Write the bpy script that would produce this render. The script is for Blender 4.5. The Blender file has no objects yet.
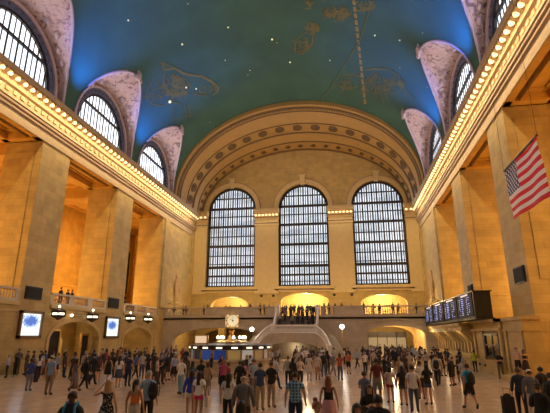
import bpy, math, random
import numpy as np
from mathutils import Vector, Matrix
R = math.radians
PI = math.pi
random.seed(7)
sc = bpy.context.scene
COL = sc.collection

# ------------------------------------------------------------------ camera
F = 442.0; CXP, CYP = 275.0, 206.5
PHI = R(16.27); TH = R(9.01); CAM = Vector((0, 0, 2.9))
FW = Vector((-math.sin(TH)*math.cos(PHI), math.cos(TH)*math.cos(PHI), math.sin(PHI)))
RT = Vector((math.cos(TH), math.sin(TH), 0)); UP = RT.cross(FW)
def ray(u, v): return FW*F + RT*(u-CXP) - UP*(v-CYP)
def at_z(u, v, z):
    d = ray(u, v); return CAM + d*((z-CAM.z)/d.z)
def at_y(u, v, y):
    d = ray(u, v); return CAM + d*(y/d.y)
def at_x(u, v, x):
    d = ray(u, v); return CAM + d*(x/d.x)
cd = bpy.data.cameras.new('camera'); cam = bpy.data.objects.new('camera', cd); COL.objects.link(cam)
cd.sensor_width = 36; cd.lens = F/550*36; cd.clip_end = 400
cam.matrix_world = Matrix(((RT.x, UP.x, -FW.x, CAM.x), (RT.y, UP.y, -FW.y, CAM.y), (RT.z, UP.z, -FW.z, CAM.z), (0, 0, 0, 1)))
sc.camera = cam

# ------------------------------------------------------------------ mesh builder
class MB:
    def __init__(s): s.v = []; s.f = []; s.mi = []; s.cur = 0
    def add(s, vs, fs):
        n = len(s.v); s.v += [tuple(p) for p in vs]; s.f += [tuple(i+n for i in f) for f in fs]; s.mi += [s.cur]*len(fs); return s
    def box(s, x0, x1, y0, y1, z0, z1):
        return s.add([(x0,y0,z0),(x1,y0,z0),(x1,y1,z0),(x0,y1,z0),(x0,y0,z1),(x1,y0,z1),(x1,y1,z1),(x0,y1,z1)],
                     [(0,3,2,1),(4,5,6,7),(0,1,5,4),(1,2,6,5),(2,3,7,6),(3,0,4,7)])
    def tube(s, path, r, n=8, cap=True):
        path = [Vector(p) for p in path]; rr = r if isinstance(r, (list, tuple)) else [r]*len(path)
        rings = []
        for i, p in enumerate(path):
            d = (path[min(i+1, len(path)-1)] - path[max(i-1, 0)]).normalized()
            a = Vector((0,0,1)) if abs(d.z) < .9 else Vector((1,0,0))
            e1 = d.cross(a).normalized(); e2 = d.cross(e1).normalized()
            rings.append([p + (e1*math.cos(2*PI*k/n) + e2*math.sin(2*PI*k/n))*rr[i] for k in range(n)])
        vs = [q for g in rings for q in g]; fs = []
        for i in range(len(path)-1):
            for k in range(n): fs.append((i*n+k, i*n+(k+1) % n, (i+1)*n+(k+1) % n, (i+1)*n+k))
        if cap: fs.append(tuple(range(n))); fs.append(tuple((len(path)-1)*n+k for k in reversed(range(n))))
        return s.add(vs, fs)
    def lathe(s, prof, c=(0,0,0), n=16, sx=1, sy=1):
        vs = []; fs = []
        for (r, z) in prof:
            for k in range(n): vs.append((c[0]+sx*r*math.cos(2*PI*k/n), c[1]+sy*r*math.sin(2*PI*k/n), c[2]+z))
        for i in range(len(prof)-1):
            for k in range(n): fs.append((i*n+k, i*n+(k+1) % n, (i+1)*n+(k+1) % n, (i+1)*n+k))
        fs.append(tuple(reversed(range(n)))); fs.append(tuple((len(prof)-1)*n+k for k in range(n)))
        return s.add(vs, fs)
    def ball(s, c, rx, ry=None, rz=None, n=10, m=6):
        ry = ry or rx; rz = rz or rx
        pr = [(math.sin(PI*i/m) if 0 < i < m else .01, -math.cos(PI*i/m)) for i in range(m+1)]
        vs = []; fs = []
        for (r, z) in pr:
            for k in range(n): vs.append((c[0]+rx*r*math.cos(2*PI*k/n), c[1]+ry*r*math.sin(2*PI*k/n), c[2]+rz*z))
        for i in range(m):
            for k in range(n): fs.append((i*n+k, i*n+(k+1) % n, (i+1)*n+(k+1) % n, (i+1)*n+k))
        return s.add(vs, fs)
    def grid(s, fn, nu, nv):
        vs = [fn(i/nu, j/nv) for i in range(nu+1) for j in range(nv+1)]; w = nv+1
        return s.add(vs, [(i*w+j, (i+1)*w+j, (i+1)*w+j+1, i*w+j+1) for i in range(nu) for j in range(nv)])
    def prism(s, poly, fn, a, b):      # poly in 2D, fn(p, d) -> xyz
        n = len(poly); vs = [fn(p, a) for p in poly] + [fn(p, b) for p in poly]
        fs = [(i, (i+1) % n, n+(i+1) % n, n+i) for i in range(n)] + [tuple(reversed(range(n))), tuple(range(n, 2*n))]
        return s.add(vs, fs)
    def build(s, name, mat, parent=None, loc=None, smooth=False):
        me = bpy.data.meshes.new(name); me.from_pydata([tuple(p) for p in s.v], [], s.f); me.update()
        mats = mat if isinstance(mat, list) else [mat]
        for m_ in mats: me.materials.append(m_)
        if len(mats) > 1: me.polygons.foreach_set('material_index', s.mi)
        if smooth: me.polygons.foreach_set('use_smooth', [True]*len(me.polygons))
        bm_fix(me)
        o = bpy.data.objects.new(name, me); COL.objects.link(o)
        if parent: o.parent = parent
        if loc is not None: o.location = loc
        return o
import bmesh
def bm_fix(me):
    b = bmesh.new(); b.from_mesh(me); bmesh.ops.recalc_face_normals(b, faces=b.faces); b.to_mesh(me); b.free()
def tag(o, label=None, cat=None, group=None, kind=None):
    if label: o['label'] = label
    if cat: o['category'] = cat
    if group: o['group'] = group
    if kind: o['kind'] = kind
    return o
def empty(name, loc, rz=0.0):
    o = bpy.data.objects.new(name, None); COL.objects.link(o); o.location = loc; o.rotation_euler = (0, 0, rz); o.empty_display_size = .2
    return o
def struct(o): o['kind'] = 'structure'; return o
def copy_tree(o, parent=None):
    c = o.copy(); COL.objects.link(c); c.parent = parent
    for ch in [x for x in list(KIDS.get(o.name, []))]: 
        k = copy_tree(ch, c)
    return c
KIDS = {}
def kid(parent, *ch): KIDS.setdefault(parent.name, []).extend(ch)

# ------------------------------------------------------------------ materials
def nt(name):
    m = bpy.data.materials.new(name); m.use_nodes = True; t = m.node_tree; b = t.nodes['Principled BSDF']; return m, t, b
def N(t, kind, **kw):
    n = t.nodes.new(kind)
    for k, v in kw.items():
        if k in n.inputs: n.inputs[k].default_value = v
        else: setattr(n, k, v)
    return n
def c4(c): return (c[0], c[1], c[2], 1)
def plain(name, col, rough=.5, metal=0., noise=.12, scale=6.):
    m, t, b = nt(name); tc = N(t, 'ShaderNodeTexCoord'); nz = N(t, 'ShaderNodeTexNoise'); nz.inputs['Scale'].default_value = scale
    t.links.new(tc.outputs['Object'], nz.inputs['Vector'])
    mx = N(t, 'ShaderNodeMix', data_type='RGBA'); mx.inputs['A'].default_value = c4([x*(1-noise) for x in col]); mx.inputs['B'].default_value = c4([min(1, x*(1+noise)) for x in col])
    t.links.new(nz.outputs['Fac'], mx.inputs['Factor']); t.links.new(mx.outputs['Result'], b.inputs['Base Color'])
    b.inputs['Roughness'].default_value = rough; b.inputs['Metallic'].default_value = metal
    return m
def emit(name, col, st, base=None):
    m, t, b = nt(name); b.inputs['Base Color'].default_value = c4(base or col); b.inputs['Emission Color'].default_value = c4(col); b.inputs['Emission Strength'].default_value = st
    nz = N(t, 'ShaderNodeTexNoise'); nz.inputs['Scale'].default_value = 3
    return m
def stone(name, col, var=.18, bw=1.3, bh=.62, mortar=.82, rough=.65):
    m, t, b = nt(name); g = N(t, 'ShaderNodeNewGeometry'); sp = N(t, 'ShaderNodeSeparateXYZ'); t.links.new(g.outputs['Position'], sp.inputs[0])
    ad = N(t, 'ShaderNodeMath', operation='ADD'); t.links.new(sp.outputs['X'], ad.inputs[0]); t.links.new(sp.outputs['Y'], ad.inputs[1])
    cb = N(t, 'ShaderNodeCombineXYZ'); t.links.new(ad.outputs[0], cb.inputs['X']); t.links.new(sp.outputs['Z'], cb.inputs['Y'])
    br = N(t, 'ShaderNodeTexBrick'); br.inputs['Scale'].default_value = 1; br.inputs['Brick Width'].default_value = bw; br.inputs['Row Height'].default_value = bh
    br.inputs['Mortar Size'].default_value = .012; br.inputs['Mortar Smooth'].default_value = .4
    br.inputs['Color1'].default_value = c4([x*(1-var*.5) for x in col]); br.inputs['Color2'].default_value = c4([min(1, x*(1+var*.5)) for x in col]); br.inputs['Mortar'].default_value = c4([x*mortar for x in col])
    t.links.new(cb.outputs[0], br.inputs['Vector'])
    nz = N(t, 'ShaderNodeTexNoise'); nz.inputs['Scale'].default_value = .9; nz.inputs['Detail'].default_value = 6; t.links.new(g.outputs['Position'], nz.inputs['Vector'])
    mr = N(t, 'ShaderNodeMapRange'); mr.inputs['From Min'].default_value = .3; mr.inputs['From Max'].default_value = .7; mr.inputs['To Min'].default_value = 1-var; mr.inputs['To Max'].default_value = 1+var*.5
    t.links.new(nz.outputs['Fac'], mr.inputs['Value'])
    mx = N(t, 'ShaderNodeVectorMath', operation='SCALE'); t.links.new(br.outputs['Color'], mx.inputs[0]); t.links.new(mr.outputs[0], mx.inputs['Scale'])
    t.links.new(mx.outputs[0], b.inputs['Base Color']); b.inputs['Roughness'].default_value = rough
    bp = N(t, 'ShaderNodeBump'); bp.inputs['Strength'].default_value = .25; bp.inputs['Distance'].default_value = .03; t.links.new(br.outputs['Fac'], bp.inputs['Height']); bp.invert = True
    t.links.new(bp.outputs[0], b.inputs['Normal'])
    return m
STONE = stone('limestone', (.50, .355, .125), mortar=.66)
STONE_FAR = stone('limestone_smooth', (.56, .40, .135), var=.16, mortar=.74)
STONE_HALL = stone('lamplit_hall_limestone', (.60, .35, .07), var=.16)  # orange lamplight of the galleries is worked into this stone colour
STONE_TRIM = plain('limestone_trim', (.54, .39, .155), .6, noise=.1, scale=2)
CAPM = plain('cream_capital_stone', (.68, .52, .24), .55, noise=.1, scale=2)
CORN = plain('cornice_stone', (.45, .33, .18), .6, noise=.15, scale=2)
STONE_DARK = plain('limestone_frieze_and_shade', (.33, .22, .13), .6, noise=.2, scale=3)  # dark frieze stone, also the colour of the painted shade lines
ARCHM = plain('gilded_arch_plaster', (.43, .265, .075), .5, noise=.12, scale=1.2)
ARCHD = plain('dark_gilded_relief', (.16, .10, .04), .5, noise=.3, scale=5)
MARBLE = stone('grey_marble', (.50, .42, .30), var=.15, bw=1.8, bh=.7, mortar=.85, rough=.35)
MARBLE_W = plain('pale_marble', (.76, .72, .64), .35, noise=.12, scale=3)
BRONZE = plain('dark_bronze', (.05, .042, .035), .4, .5, noise=.3, scale=9)
BLACK = plain('black_metal', (.012, .012, .014), .45, 0, noise=.2)
BRASS = plain('polished_brass', (.75, .50, .18), .28, .9, noise=.1)
WOOD = plain('brown_wood', (.22, .09, .035), .4, noise=.25, scale=8)
DARKGLASS = plain('dark_glass', (.02, .02, .022), .12, 0)
BULB = emit('warm_bulb', (1., .76, .40), 1.3)
GLOBE = emit('lamp_globe', (1., .84, .55), 4)
GLOBEW = emit('white_globe', (1., .93, .80), 6)
LAMPW = emit('lantern_glass', (1., .85, .62), 2.2)

def floor_mat():
    m, t, b = nt('polished_marble_floor'); g = N(t, 'ShaderNodeNewGeometry')
    br = N(t, 'ShaderNodeTexBrick'); br.offset = 0; br.inputs['Scale'].default_value = 1; br.inputs['Brick Width'].default_value = 1.1; br.inputs['Row Height'].default_value = 1.1; br.inputs['Mortar Size'].default_value = .012
    col = (.54, .41, .29)
    br.inputs['Color1'].default_value = c4([x*.93 for x in col]); br.inputs['Color2'].default_value = c4([x*1.07 for x in col]); br.inputs['Mortar'].default_value = c4([x*.75 for x in col])
    t.links.new(g.outputs['Position'], br.inputs['Vector'])
    nz = N(t, 'ShaderNodeTexNoise'); nz.inputs['Scale'].default_value = 1.7; nz.inputs['Detail'].default_value = 7; t.links.new(g.outputs['Position'], nz.inputs['Vector'])
    mr = N(t, 'ShaderNodeMapRange'); mr.inputs['From Min'].default_value = .3; mr.inputs['From Max'].default_value = .7; mr.inputs['To Min'].default_value = .85; mr.inputs['To Max'].default_value = 1.1
    t.links.new(nz.outputs['Fac'], mr.inputs['Value'])
    mx = N(t, 'ShaderNodeVectorMath', operation='SCALE'); t.links.new(br.outputs['Color'], mx.inputs[0]); t.links.new(mr.outputs[0], mx.inputs['Scale'])
    t.links.new(mx.outputs[0], b.inputs['Base Color']); b.inputs['Roughness'].default_value = .22; b.inputs['Specular IOR Level'].default_value = .5
    return m
FLOORM = floor_mat()
def ceil_mat():
    m, t, b = nt('teal_painted_vault'); g = N(t, 'ShaderNodeNewGeometry')
    nz = N(t, 'ShaderNodeTexNoise'); nz.inputs['Scale'].default_value = .25; nz.inputs['Detail'].default_value = 5; t.links.new(g.outputs['Position'], nz.inputs['Vector'])
    cr = N(t, 'ShaderNodeValToRGB'); cr.color_ramp.elements[0].position = .3; cr.color_ramp.elements[0].color = (.032, .100, .070, 1); cr.color_ramp.elements[1].position = .75; cr.color_ramp.elements[1].color = (.046, .138, .100, 1)
    t.links.new(nz.outputs['Fac'], cr.inputs[0])
    vo = N(t, 'ShaderNodeTexVoronoi'); vo.inputs['Scale'].default_value = .42; t.links.new(g.outputs['Position'], vo.inputs['Vector'])
    lt = N(t, 'ShaderNodeMath', operation='LESS_THAN'); lt.inputs[1].default_value = .04; t.links.new(vo.outputs['Distance'], lt.inputs[0])
    mx = N(t, 'ShaderNodeMix', data_type='RGBA'); mx.inputs['B'].default_value = (.55, .45, .2, 1); t.links.new(lt.outputs[0], mx.inputs['Factor']); t.links.new(cr.outputs[0], mx.inputs['A'])
    t.links.new(mx.outputs['Result'], b.inputs['Base Color']); b.inputs['Roughness'].default_value = .75
    return m
CEIL = ceil_mat()
def web_mat():
    m, t, b = nt('mauve_stucco_relief'); g = N(t, 'ShaderNodeNewGeometry')
    nz = N(t, 'ShaderNodeTexNoise'); nz.inputs['Scale'].default_value = 1.3; nz.inputs['Detail'].default_value = 8; nz.inputs['Distortion'].default_value = 1.8; t.links.new(g.outputs['Position'], nz.inputs['Vector'])
    cr = N(t, 'ShaderNodeValToRGB'); e = cr.color_ramp.elements; e[0].position = .36; e[0].color = (.26, .19, .19, 1); e[1].position = .46; e[1].color = (.60, .46, .46, 1)
    e2 = cr.color_ramp.elements.new(.68); e2.color = (.68, .55, .52, 1)
    t.links.new(nz.outputs['Fac'], cr.inputs[0]); t.links.new(cr.outputs[0], b.inputs['Base Color']); b.inputs['Roughness'].default_value = .7
    bp = N(t, 'ShaderNodeBump'); bp.inputs['Strength'].default_value = .6; bp.inputs['Distance'].default_value = .2; t.links.new(nz.outputs['Fac'], bp.inputs['Height']); t.links.new(bp.outputs[0], b.inputs['Normal'])
    return m
WEB = web_mat()
WEBRIM = plain('pale_mauve_moulding', (.55, .45, .48), .6, noise=.15, scale=2)
LUNFRAME = plain('dark_blue_ornate_border', (.10, .12, .20), .5, noise=.6, scale=4)
def pane_mat(name, c0, c1, st):
    m, t, b = nt(name); g = N(t, 'ShaderNodeNewGeometry'); mp = N(t, 'ShaderNodeMapping'); mp.inputs['Scale'].default_value = (.25, .25, .9); t.links.new(g.outputs['Position'], mp.inputs['Vector'])
    nz = N(t, 'ShaderNodeTexNoise'); nz.inputs['Scale'].default_value = 1.2; nz.inputs['Detail'].default_value = 4; t.links.new(mp.outputs[0], nz.inputs['Vector'])
    cr = N(t, 'ShaderNodeValToRGB'); e = cr.color_ramp.elements; e[0].position = .36; e[0].color = c4(c0); e[1].position = .58; e[1].color = c4(c1)
    t.links.new(nz.outputs['Fac'], cr.inputs[0]); t.links.new(cr.outputs[0], b.inputs['Emission Color']); b.inputs['Emission Strength'].default_value = st
    b.inputs['Base Color'].default_value = (.3, .33, .36, 1); b.inputs['Roughness'].default_value = .25
    return m
PANE = pane_mat('daylit_window_glass', (.52, .60, .68), (.86, .92, 1.), .98)
PANE_L = pane_mat('daylit_lunette_glass', (.75, .84, 1.), (.95, .97, 1.), 1.7)
CREAM = emit('lit_passage_plaster', (1, .78, .36), .35, (.8, .65, .38))

# ------------------------------------------------------------------ dimensions
XL, XR, YF = -26.1, 12.35, 73.5
CX = (XL+XR)/2
VA, VB, VZ = 18.62, 14.4, 23.6           # vault half width, rise, spring height
BAYS = [0.3, 13.95, 27.6, 41.25, 54.9]     # centres of the side bays
PIL = [(5.2, 9.1), (18.9, 22.8), (32.6, 36.6), (46.1, 50.1)]

def arch_wall(mb, u0, u1, z0, z1, holes, fn, depth):
    """solid wall in the u-z plane with arched holes; fn(u, d, z) -> xyz"""
    top = lambda h, u: h[3] + h[4]*math.sqrt(max(0, 1-((u-h[0])/h[1])**2))
    us = {u0, u1}
    for h in holes:
        n = 20 if h[4] > 0 else 1
        for k in range(n+1): us.add(round(h[0] - h[1]*math.cos(PI*k/n), 5))
    us = sorted(us)
    for a, b in zip(us, us[1:]):
        m = (a+b)/2; hs = sorted([h for h in holes if abs(m-h[0]) < h[1]], key=lambda h: h[2])
        lo = (z0, z0)
        for h in hs + [None]:
            hi = (h[2], h[2]) if h else (z1, z1)
            if hi[0] > lo[0] + 1e-4 or hi[1] > lo[1]+1e-4:
                for d in (0, depth):
                    mb.add([fn(a, d, lo[0]), fn(b, d, lo[1]), fn(b, d, hi[1]), fn(a, d, hi[0])], [(0, 1, 2, 3)])
            if h:
                ta, tb = top(h, a), top(h, b)
                mb.add([fn(a, 0, h[2]), fn(b, 0, h[2]), fn(b, depth, h[2]), fn(a, depth, h[2])], [(0, 1, 2, 3)])
                mb.add([fn(a, 0, ta), fn(b, 0, tb), fn(b, depth, tb), fn(a, depth, ta)], [(0, 1, 2, 3)])
                lo = (ta, tb)
    for h in holes:
        for s in (-1, 1):
            u = h[0]+s*h[1]; mb.add([fn(u, 0, h[2]), fn(u, depth, h[2]), fn(u, depth, h[3]), fn(u, 0, h[3])], [(0, 1, 2, 3)])
    return mb
def arch_ring(mb, c, hw, zb, zs, rise, w, fn, d0, d1, n=24, legs=True):
    """moulding of width w round an arched opening"""
    pts = []
    def pt(r, k): return (c - (hw+r)*math.cos(PI*k/n), zs + (rise+r)*math.sin(PI*k/n))
    inner = [pt(0, k) for k in range(n+1)]; outer = [pt(w, k) for k in range(n+1)]
    if legs: inner = [(c-hw, zb)] + inner + [(c+hw, zb)]; outer = [(c-hw-w, zb)] + outer + [(c+hw+w, zb)]
    m = len(inner)
    vs = [fn(u, d0, z) for u, z in inner] + [fn(u, d0, z) for u, z in outer] + [fn(u, d1, z) for u, z in inner] + [fn(u, d1, z) for u, z in outer]
    fs = []
    for i in range(m-1):
        fs += [(i, i+1, m+i+1, m+i), (2*m+i, 3*m+i, 3*m+i+1, 2*m+i+1), (i, 2*m+i, 2*m+i+1, i+1), (m+i, m+i+1, 3*m+i+1, 3*m+i)]
    fs += [(0, m, 3*m, 2*m), (m-1, 3*m-1, 4*m-1, 2*m-1)]
    return mb.add(vs, fs)

# ------------------------------------------------------------------ floor and shell
m = MB(); m.box(-40, 28, -12, 92, -.3, 0); struct(m.build('floor', FLOORM))

# back (far) wall with three tall windows and three low openings
FX = lambda u, d, z: (u, YF+d, z)
WC = [-19.42, -6.75, 5.9]; WHW = 4.36; WZ0, WZS = 10.75, 24.25
holes = [(c, WHW, WZ0, WZS, WHW) for c in WC] + [(-19.4, 3.2, 5.6, 7.7, 1.45), (-6.75, 3.9, 5.6, 8.3, 1.3), (5.9, 3.6, 5.6, 7.9, 1.35)]
m = MB(); arch_wall(m, XL-3, XR+3, -.0, 40, [h for h in holes] + [(-17.8, 6.4, 0, 2.2, 1.9), (-6.75, 3.0, 0, 2, 1.), (6.2, 3.9, 0, 2.6, 1.7)], FX, 1.3)
wall_back = struct(m.build('wall_back', STONE_FAR))
# mouldings on the back wall: window surrounds, keystones, sills, pier capitals
m = MB()
for c in WC:
    arch_ring(m, c, WHW+.02, WZS-.2, WZS, WHW, .75, FX, -.22, .02)
    arch_ring(m, c, WHW+.3, WZS-.2, WZS, WHW+.28, .2, FX, -.32, -.2)
    m.prism([(c-.35, 28.3), (c+.35, 28.3), (c+.5, 29.9), (c-.5, 29.9)], lambda p, d: (p[0], YF+d, p[1]), -.5, 0)
    m.box(c-.62, c+.62, YF-.55, YF, 29.9, 30.15)
    m.box(c-4.9, c+4.9, YF-.45, YF, 10.3, 10.75); m.box(c-4.7, c+4.7, YF-.25, YF, 9.85, 10.3)
PIERS = [(-15.05+.05, -11.15), (-2.35, 1.5)]
for a, b in PIERS + [(-25.9, -23.85), (10.3, 12.2)]:
    m.box(a-.1, b+.1, YF-.3, YF, 9.6, 22.2)
    m.box(a-.2, b+.2, YF-.42, YF, 21.2, 21.45); m.box(a-.2, b+.2, YF-.42, YF, 21.7, 21.85)
    for k, (z0, z1, o) in enumerate([(22.2, 22.5, .45), (22.5, 22.7, .7), (23.25, 23.5, 1.0), (23.5, 23.95, 1.15), (23.95, 24.1, .9)]):
        m.box(a-.15-o*.12, b+.15+o*.12, YF-o, YF, z0, z1)
    m.box(a-.2, b+.2, YF-.5, YF, 22.7, 23.3)
struct(m.build('trim_9', CAPM, wall_back))
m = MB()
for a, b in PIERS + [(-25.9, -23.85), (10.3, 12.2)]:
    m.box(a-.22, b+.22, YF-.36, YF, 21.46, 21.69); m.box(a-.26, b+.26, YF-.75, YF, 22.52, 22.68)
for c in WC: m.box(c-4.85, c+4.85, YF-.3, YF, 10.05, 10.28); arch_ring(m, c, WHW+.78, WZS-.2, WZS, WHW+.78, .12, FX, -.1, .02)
m.build('frieze_and_shade_lines', STONE_DARK, wall_back)  # dark frieze band; the other strips paint shade at ledges, sills and surrounds
# small round vents beside the low openings
m = MB()
for x in (-13.9, -11.9, -1.9, .9):
    m.prism([(x+.22*math.cos(k*PI/6), 9.2+.22*math.sin(k*PI/6)) for k in range(12)], lambda p, d: (p[0], YF+d, p[1]), -.33, -.25)
m.build('vent', BLACK, wall_back)

def window(name, c, hw, zb, zs, rise, fn, pane, frame, nv, hs, d, bw=.07, vw=.045):
    """frame with bars (structure) and a pane child"""
    f = MB(); arch_ring(f, c, hw-.42, zb+.3, zs, rise-.42, .42, fn, d-.12, d+.1)
    top = lambda u: zs + (rise-.3)*math.sqrt(max(0, 1-((u-c)/(hw-.3))**2))
    def bx(u0, u1, z0, z1, dd=.06):
        vs = [fn(u, q, z) for q in (d-dd, d+dd) for z in (z0, z1) for u in (u0, u1)]
        f.add(vs, [(0, 1, 3, 2), (4, 6, 7, 5), (0, 4, 5, 1), (2, 3, 7, 6), (0, 2, 6, 4), (1, 5, 7, 3)])
    bx(c-hw, c+hw, zb, zb+.32)
    for k in range(1, nv):
        u = c-hw+.2 + (2*hw-.4)*k/nv; bx(u-vw*(1.7 if k % 2 == 0 else 1), u+vw*(1.7 if k % 2 == 0 else 1), zb, top(u), .03)
    for z, w in hs:
        if z <= zs: e = hw-.2
        else: e = (hw-.3)*math.sqrt(max(0, 1-((z-zs)/(rise-.3))**2))
        if e > .2: bx(c-e, c+e, z-w/2, z+w/2, .09)
    o = struct(f.build(name, frame))
    p = MB(); pts = [(c-hw, zb), (c+hw, zb)] + [(c+hw*math.cos(PI*k/24), zs+rise*math.sin(PI*k/24)) for k in range(25)]
    p.prism(pts, lambda q, dd: fn(q[0], d+.12+dd, q[1]), 0, .04); p.build('window_pane', pane, o)
    return o
hs = [(11.6, .12), (12.7, .3), (14.2, .45), (14.75, .12), (16.2, .16), (17.9, .42), (19.6, .16), (21.4, .42), (23.2, .16), (24.7, .42), (26.6, .2)]
for i, c in enumerate(WC): 
    w = window('window_%d' % (i+1), c, WHW, WZ0, WZS, WHW, FX, PANE, BRONZE, 20, hs, .7, vw=.075)
    for z in (14.3, 17.9, 21.5, 24.9):   # walkways behind the glass read as grey bands
        pass

# vault, lunette webs
def vpt(th, y, sx=1., sz=1.): return (CX+VA*sx*math.cos(th), y, VZ+VB*sz*math.sin(th))
LH, LZ = 5.9, 7.8
def zcut(s): return LZ*(.93*(1-s**2.1)**.52 + .07*(1-s)**1.5)
def cut(y):
    for c in BAYS:
        s = abs(y-c)/LH
        if s < 1: return math.asin(min(1, zcut(s)/VB))
    return 0.
ys = set()
for c in BAYS:
    for k in range(25): ys.add(round(c-LH*math.cos(PI*k/24), 4))
    for k in range(-6, 7): ys.add(round(c+.12*k, 4))
for k in range(0, 24): ys.add(-8+3*k*1.0)
ys = sorted(y for y in ys if -8 <= y <= 61.9) + [61.9]
m = MB(); NV = 48; vs = []; fs = []
for y in ys:
    t0 = cut(y)
    for j in range(NV+1): vs.append(vpt(t0 + (PI-2*t0)*j/NV, y))
for i in range(len(ys)-1):
    for j in range(NV): fs.append((i*(NV+1)+j, (i+1)*(NV+1)+j, (i+1)*(NV+1)+j+1, i*(NV+1)+j+1))
m.add(vs, fs); ceiling = struct(m.build('ceiling', CEIL, smooth=True))
m = MB(); rim = MB(); 
nW = 0
for side in (-1, 1):
    xw = XL if side < 0 else XR
    SX = lambda u, d, z, xw=xw, side=side: (xw+side*d, u, z)
    for bi, c in enumerate(BAYS):
        def web(a, b):
            y = c + LH*math.sin((a-.5)*PI)*.9999; s = abs(y-c)/LH
            z1 = VZ + zcut(s); th = math.asin(min(1, (z1-VZ)/VB)); x1 = CX + side*VA*math.cos(th)
            z0 = VZ + 6.1*math.sqrt(max(0, 1-s*s)); k = b
            return (xw + (x1-xw)*k, y, z0 + (z1-z0)*(k**1.6))
        m.grid(web, 36, 8)
        # edge moulding along the vault
        path = []
        for k in range(37):
            p = web(k/36, 1); path.append((p[0]-side*.05, p[1], p[2]))
        rim.tube(path, .13, 6)
        # inner moulding round the window
        arch_ring(rim, c, 5.12, VZ-.3, VZ+.5, 5.2, .28, SX, -.35, .02)
        # apex ornament: shield with scrolls
        ap = web(.5, 1); ax = ap[0]-side*.25
        rim.ball((ax, c, ap[2]-.1), .3, .45, .6); 
        for q in (-1, 1): rim.ball((ax, c+q*.5, ap[2]-.5), .22, .3, .3); rim.ball((ax, c+q*.25, ap[2]+.45), .15, .2, .25)
        # relief garlands on the web
        for q in (-1, 1):
            for k, (a_, b_) in enumerate([(.5+q*.10, .35), (.5+q*.17, .45), (.5+q*.24, .4), (.5+q*.30, .5)]):
                p = web(a_, b_); rim.ball((p[0]-side*.05, p[1], p[2]-.08), .22, .34, .38)
        nW += 1
        b_ = MB(); arch_ring(b_, c, 4.5, VZ-.2, VZ+.5, 4.55, .65, SX, -.15, .3)
        for k in range(1, 20):
            a_ = PI*k/20; b_.ball(SX(c-4.85*math.cos(a_), -.17, VZ+.5+4.9*math.sin(a_)), .12, .13, .13, 6, 4)
        w = window('window_%d' % (3+nW), c, 4.7, VZ-.3, VZ+.5, 4.75, SX, PANE_L, BRONZE, 15, [(VZ+3.0, .26)], .08, vw=.045)
        bo = b_.build('window_border', LUNFRAME, w)
webs = struct(m.build('ceiling_web', WEB, smooth=True)); webs.parent = ceiling
rimo = rim.build('web_moulding', WEBRIM, ceiling, smooth=True)
# side walls above the cornice (behind the webs)
for side, nm in ((-1, 'left'), (1, 'right')):
    xw = XL if side < 0 else XR
    SX = lambda u, d, z, xw=xw, side=side: (xw+side*d, u, z)
    m = MB(); arch_wall(m, -8, 74.4, 19.6, 36, [(c, 4.7, VZ-.29, VZ+.5, 4.75) for c in BAYS], SX, 1.0)
    struct(m.build('wall_%s' % nm, STONE))

# arch band between vault and back wall
prof = [(61.3, 1.0, 1.01), (61.3, .985, .955), (61.7, .975, .94), (61.9, .985, .952), (62.4, .98, .94), (62.6, .972, .932), (62.9, .98, .945), (63.6, .977, .935), (65.8, .978, .90), (66.0, .974, .893), (66.0, .98, .90),
        (68.6, .978, .885), (68.7, .972, .872), (69.1, .975, .872), (70.9, .968, .83), (71.2, .962, .818), (71.5, .968, .825), (73.0, .965, .795), (73.1, .955, .78), (73.7, .955, .78)]
m = MB(); vs = []; fs = []; nA = 64
for (y, sx, sz) in prof:
    for k in range(nA+1):
        th = PI*k/nA; vs.append((CX+VA*sx*math.cos(th), y, VZ-.2*(math.sin(th) < .05)+VB*sz*math.sin(th)))
for i in range(len(prof)-1):
    for k in range(nA): fs.append((i*(nA+1)+k, i*(nA+1)+k+1, (i+1)*(nA+1)+k+1, (i+1)*(nA+1)+k))
m.add(vs, fs); band = struct(m.build('ceiling_arch', ARCHM, smooth=False))
# dark rings that paint in the shade of the arch grooves
for (yy, sx_, sz_, w_) in [(61.75, .974, .938, .14), (62.75, .971, .931, .12), (65.95, .9745, .894, .10), (68.75, .9725, .8735, .12), (71.0, .9655, .826, .12), (73.05, .956, .784, .14)]:
    m = MB(); m.tube([(CX+VA*sx_*math.cos(PI*k/96), yy, VZ+VB*sz_*math.sin(PI*k/96)) for k in range(97)], w_, 6); m.build('arch_shade_ring', ARCHD, band)
# dentils along the rim
m = MB()
for k in range(1, 150):
    th = PI*k/150; x, z = CX+VA*.976*math.cos(th), VZ+VB*.937*math.sin(th); m.box(x-.1, x+.1, 61.95, 62.35, z-.1, z+.08)
for k in range(1, 150):
    th = PI*k/150; x, z = CX+VA*.968*math.cos(th), VZ+VB*.872*math.sin(th); m.box(x-.09, x+.09, 68.7, 69.0, z-.08, z+.1)
m.build('dentil_course', ARCHD, band)
# rosettes
ros = MB(); ros.lathe([(.78, -.02), (.78, .1), (.64, .14), (.6, .05), (.5, .05), (.42, .16), (.3, .17), (.24, .08), (.16, .22), (.02, .28)], n=16)
me_r = ros.build('rosette', ARCHD, band); rose = me_r
sq = MB(); sq.box(-.4, .4, -.35, .35, -.05, .06); sq.box(-.25, .25, -.2, .2, .06, .16); sq.ball((0, 0, .16), .14, .14, .1); sqo = sq.build('relief_block', ARCHD, band)
def place_band(o, th, y, sx, sz, first):
    c = o if first else o.copy()
    if not first: COL.objects.link(c)
    x, z = CX+VA*sx*math.cos(th), VZ+VB*sz*math.sin(th)
    nrm = Vector((-math.cos(th)/VA, -.0, -math.sin(th)/VB)).normalized()
    nrm = (nrm + Vector((0, -.12, 0))).normalized()
    c.parent = band; c.location = Vector((x, y, z)) + nrm*.06; c.rotation_euler = nrm.to_track_quat('Z', 'Y').to_euler(); return c
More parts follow.
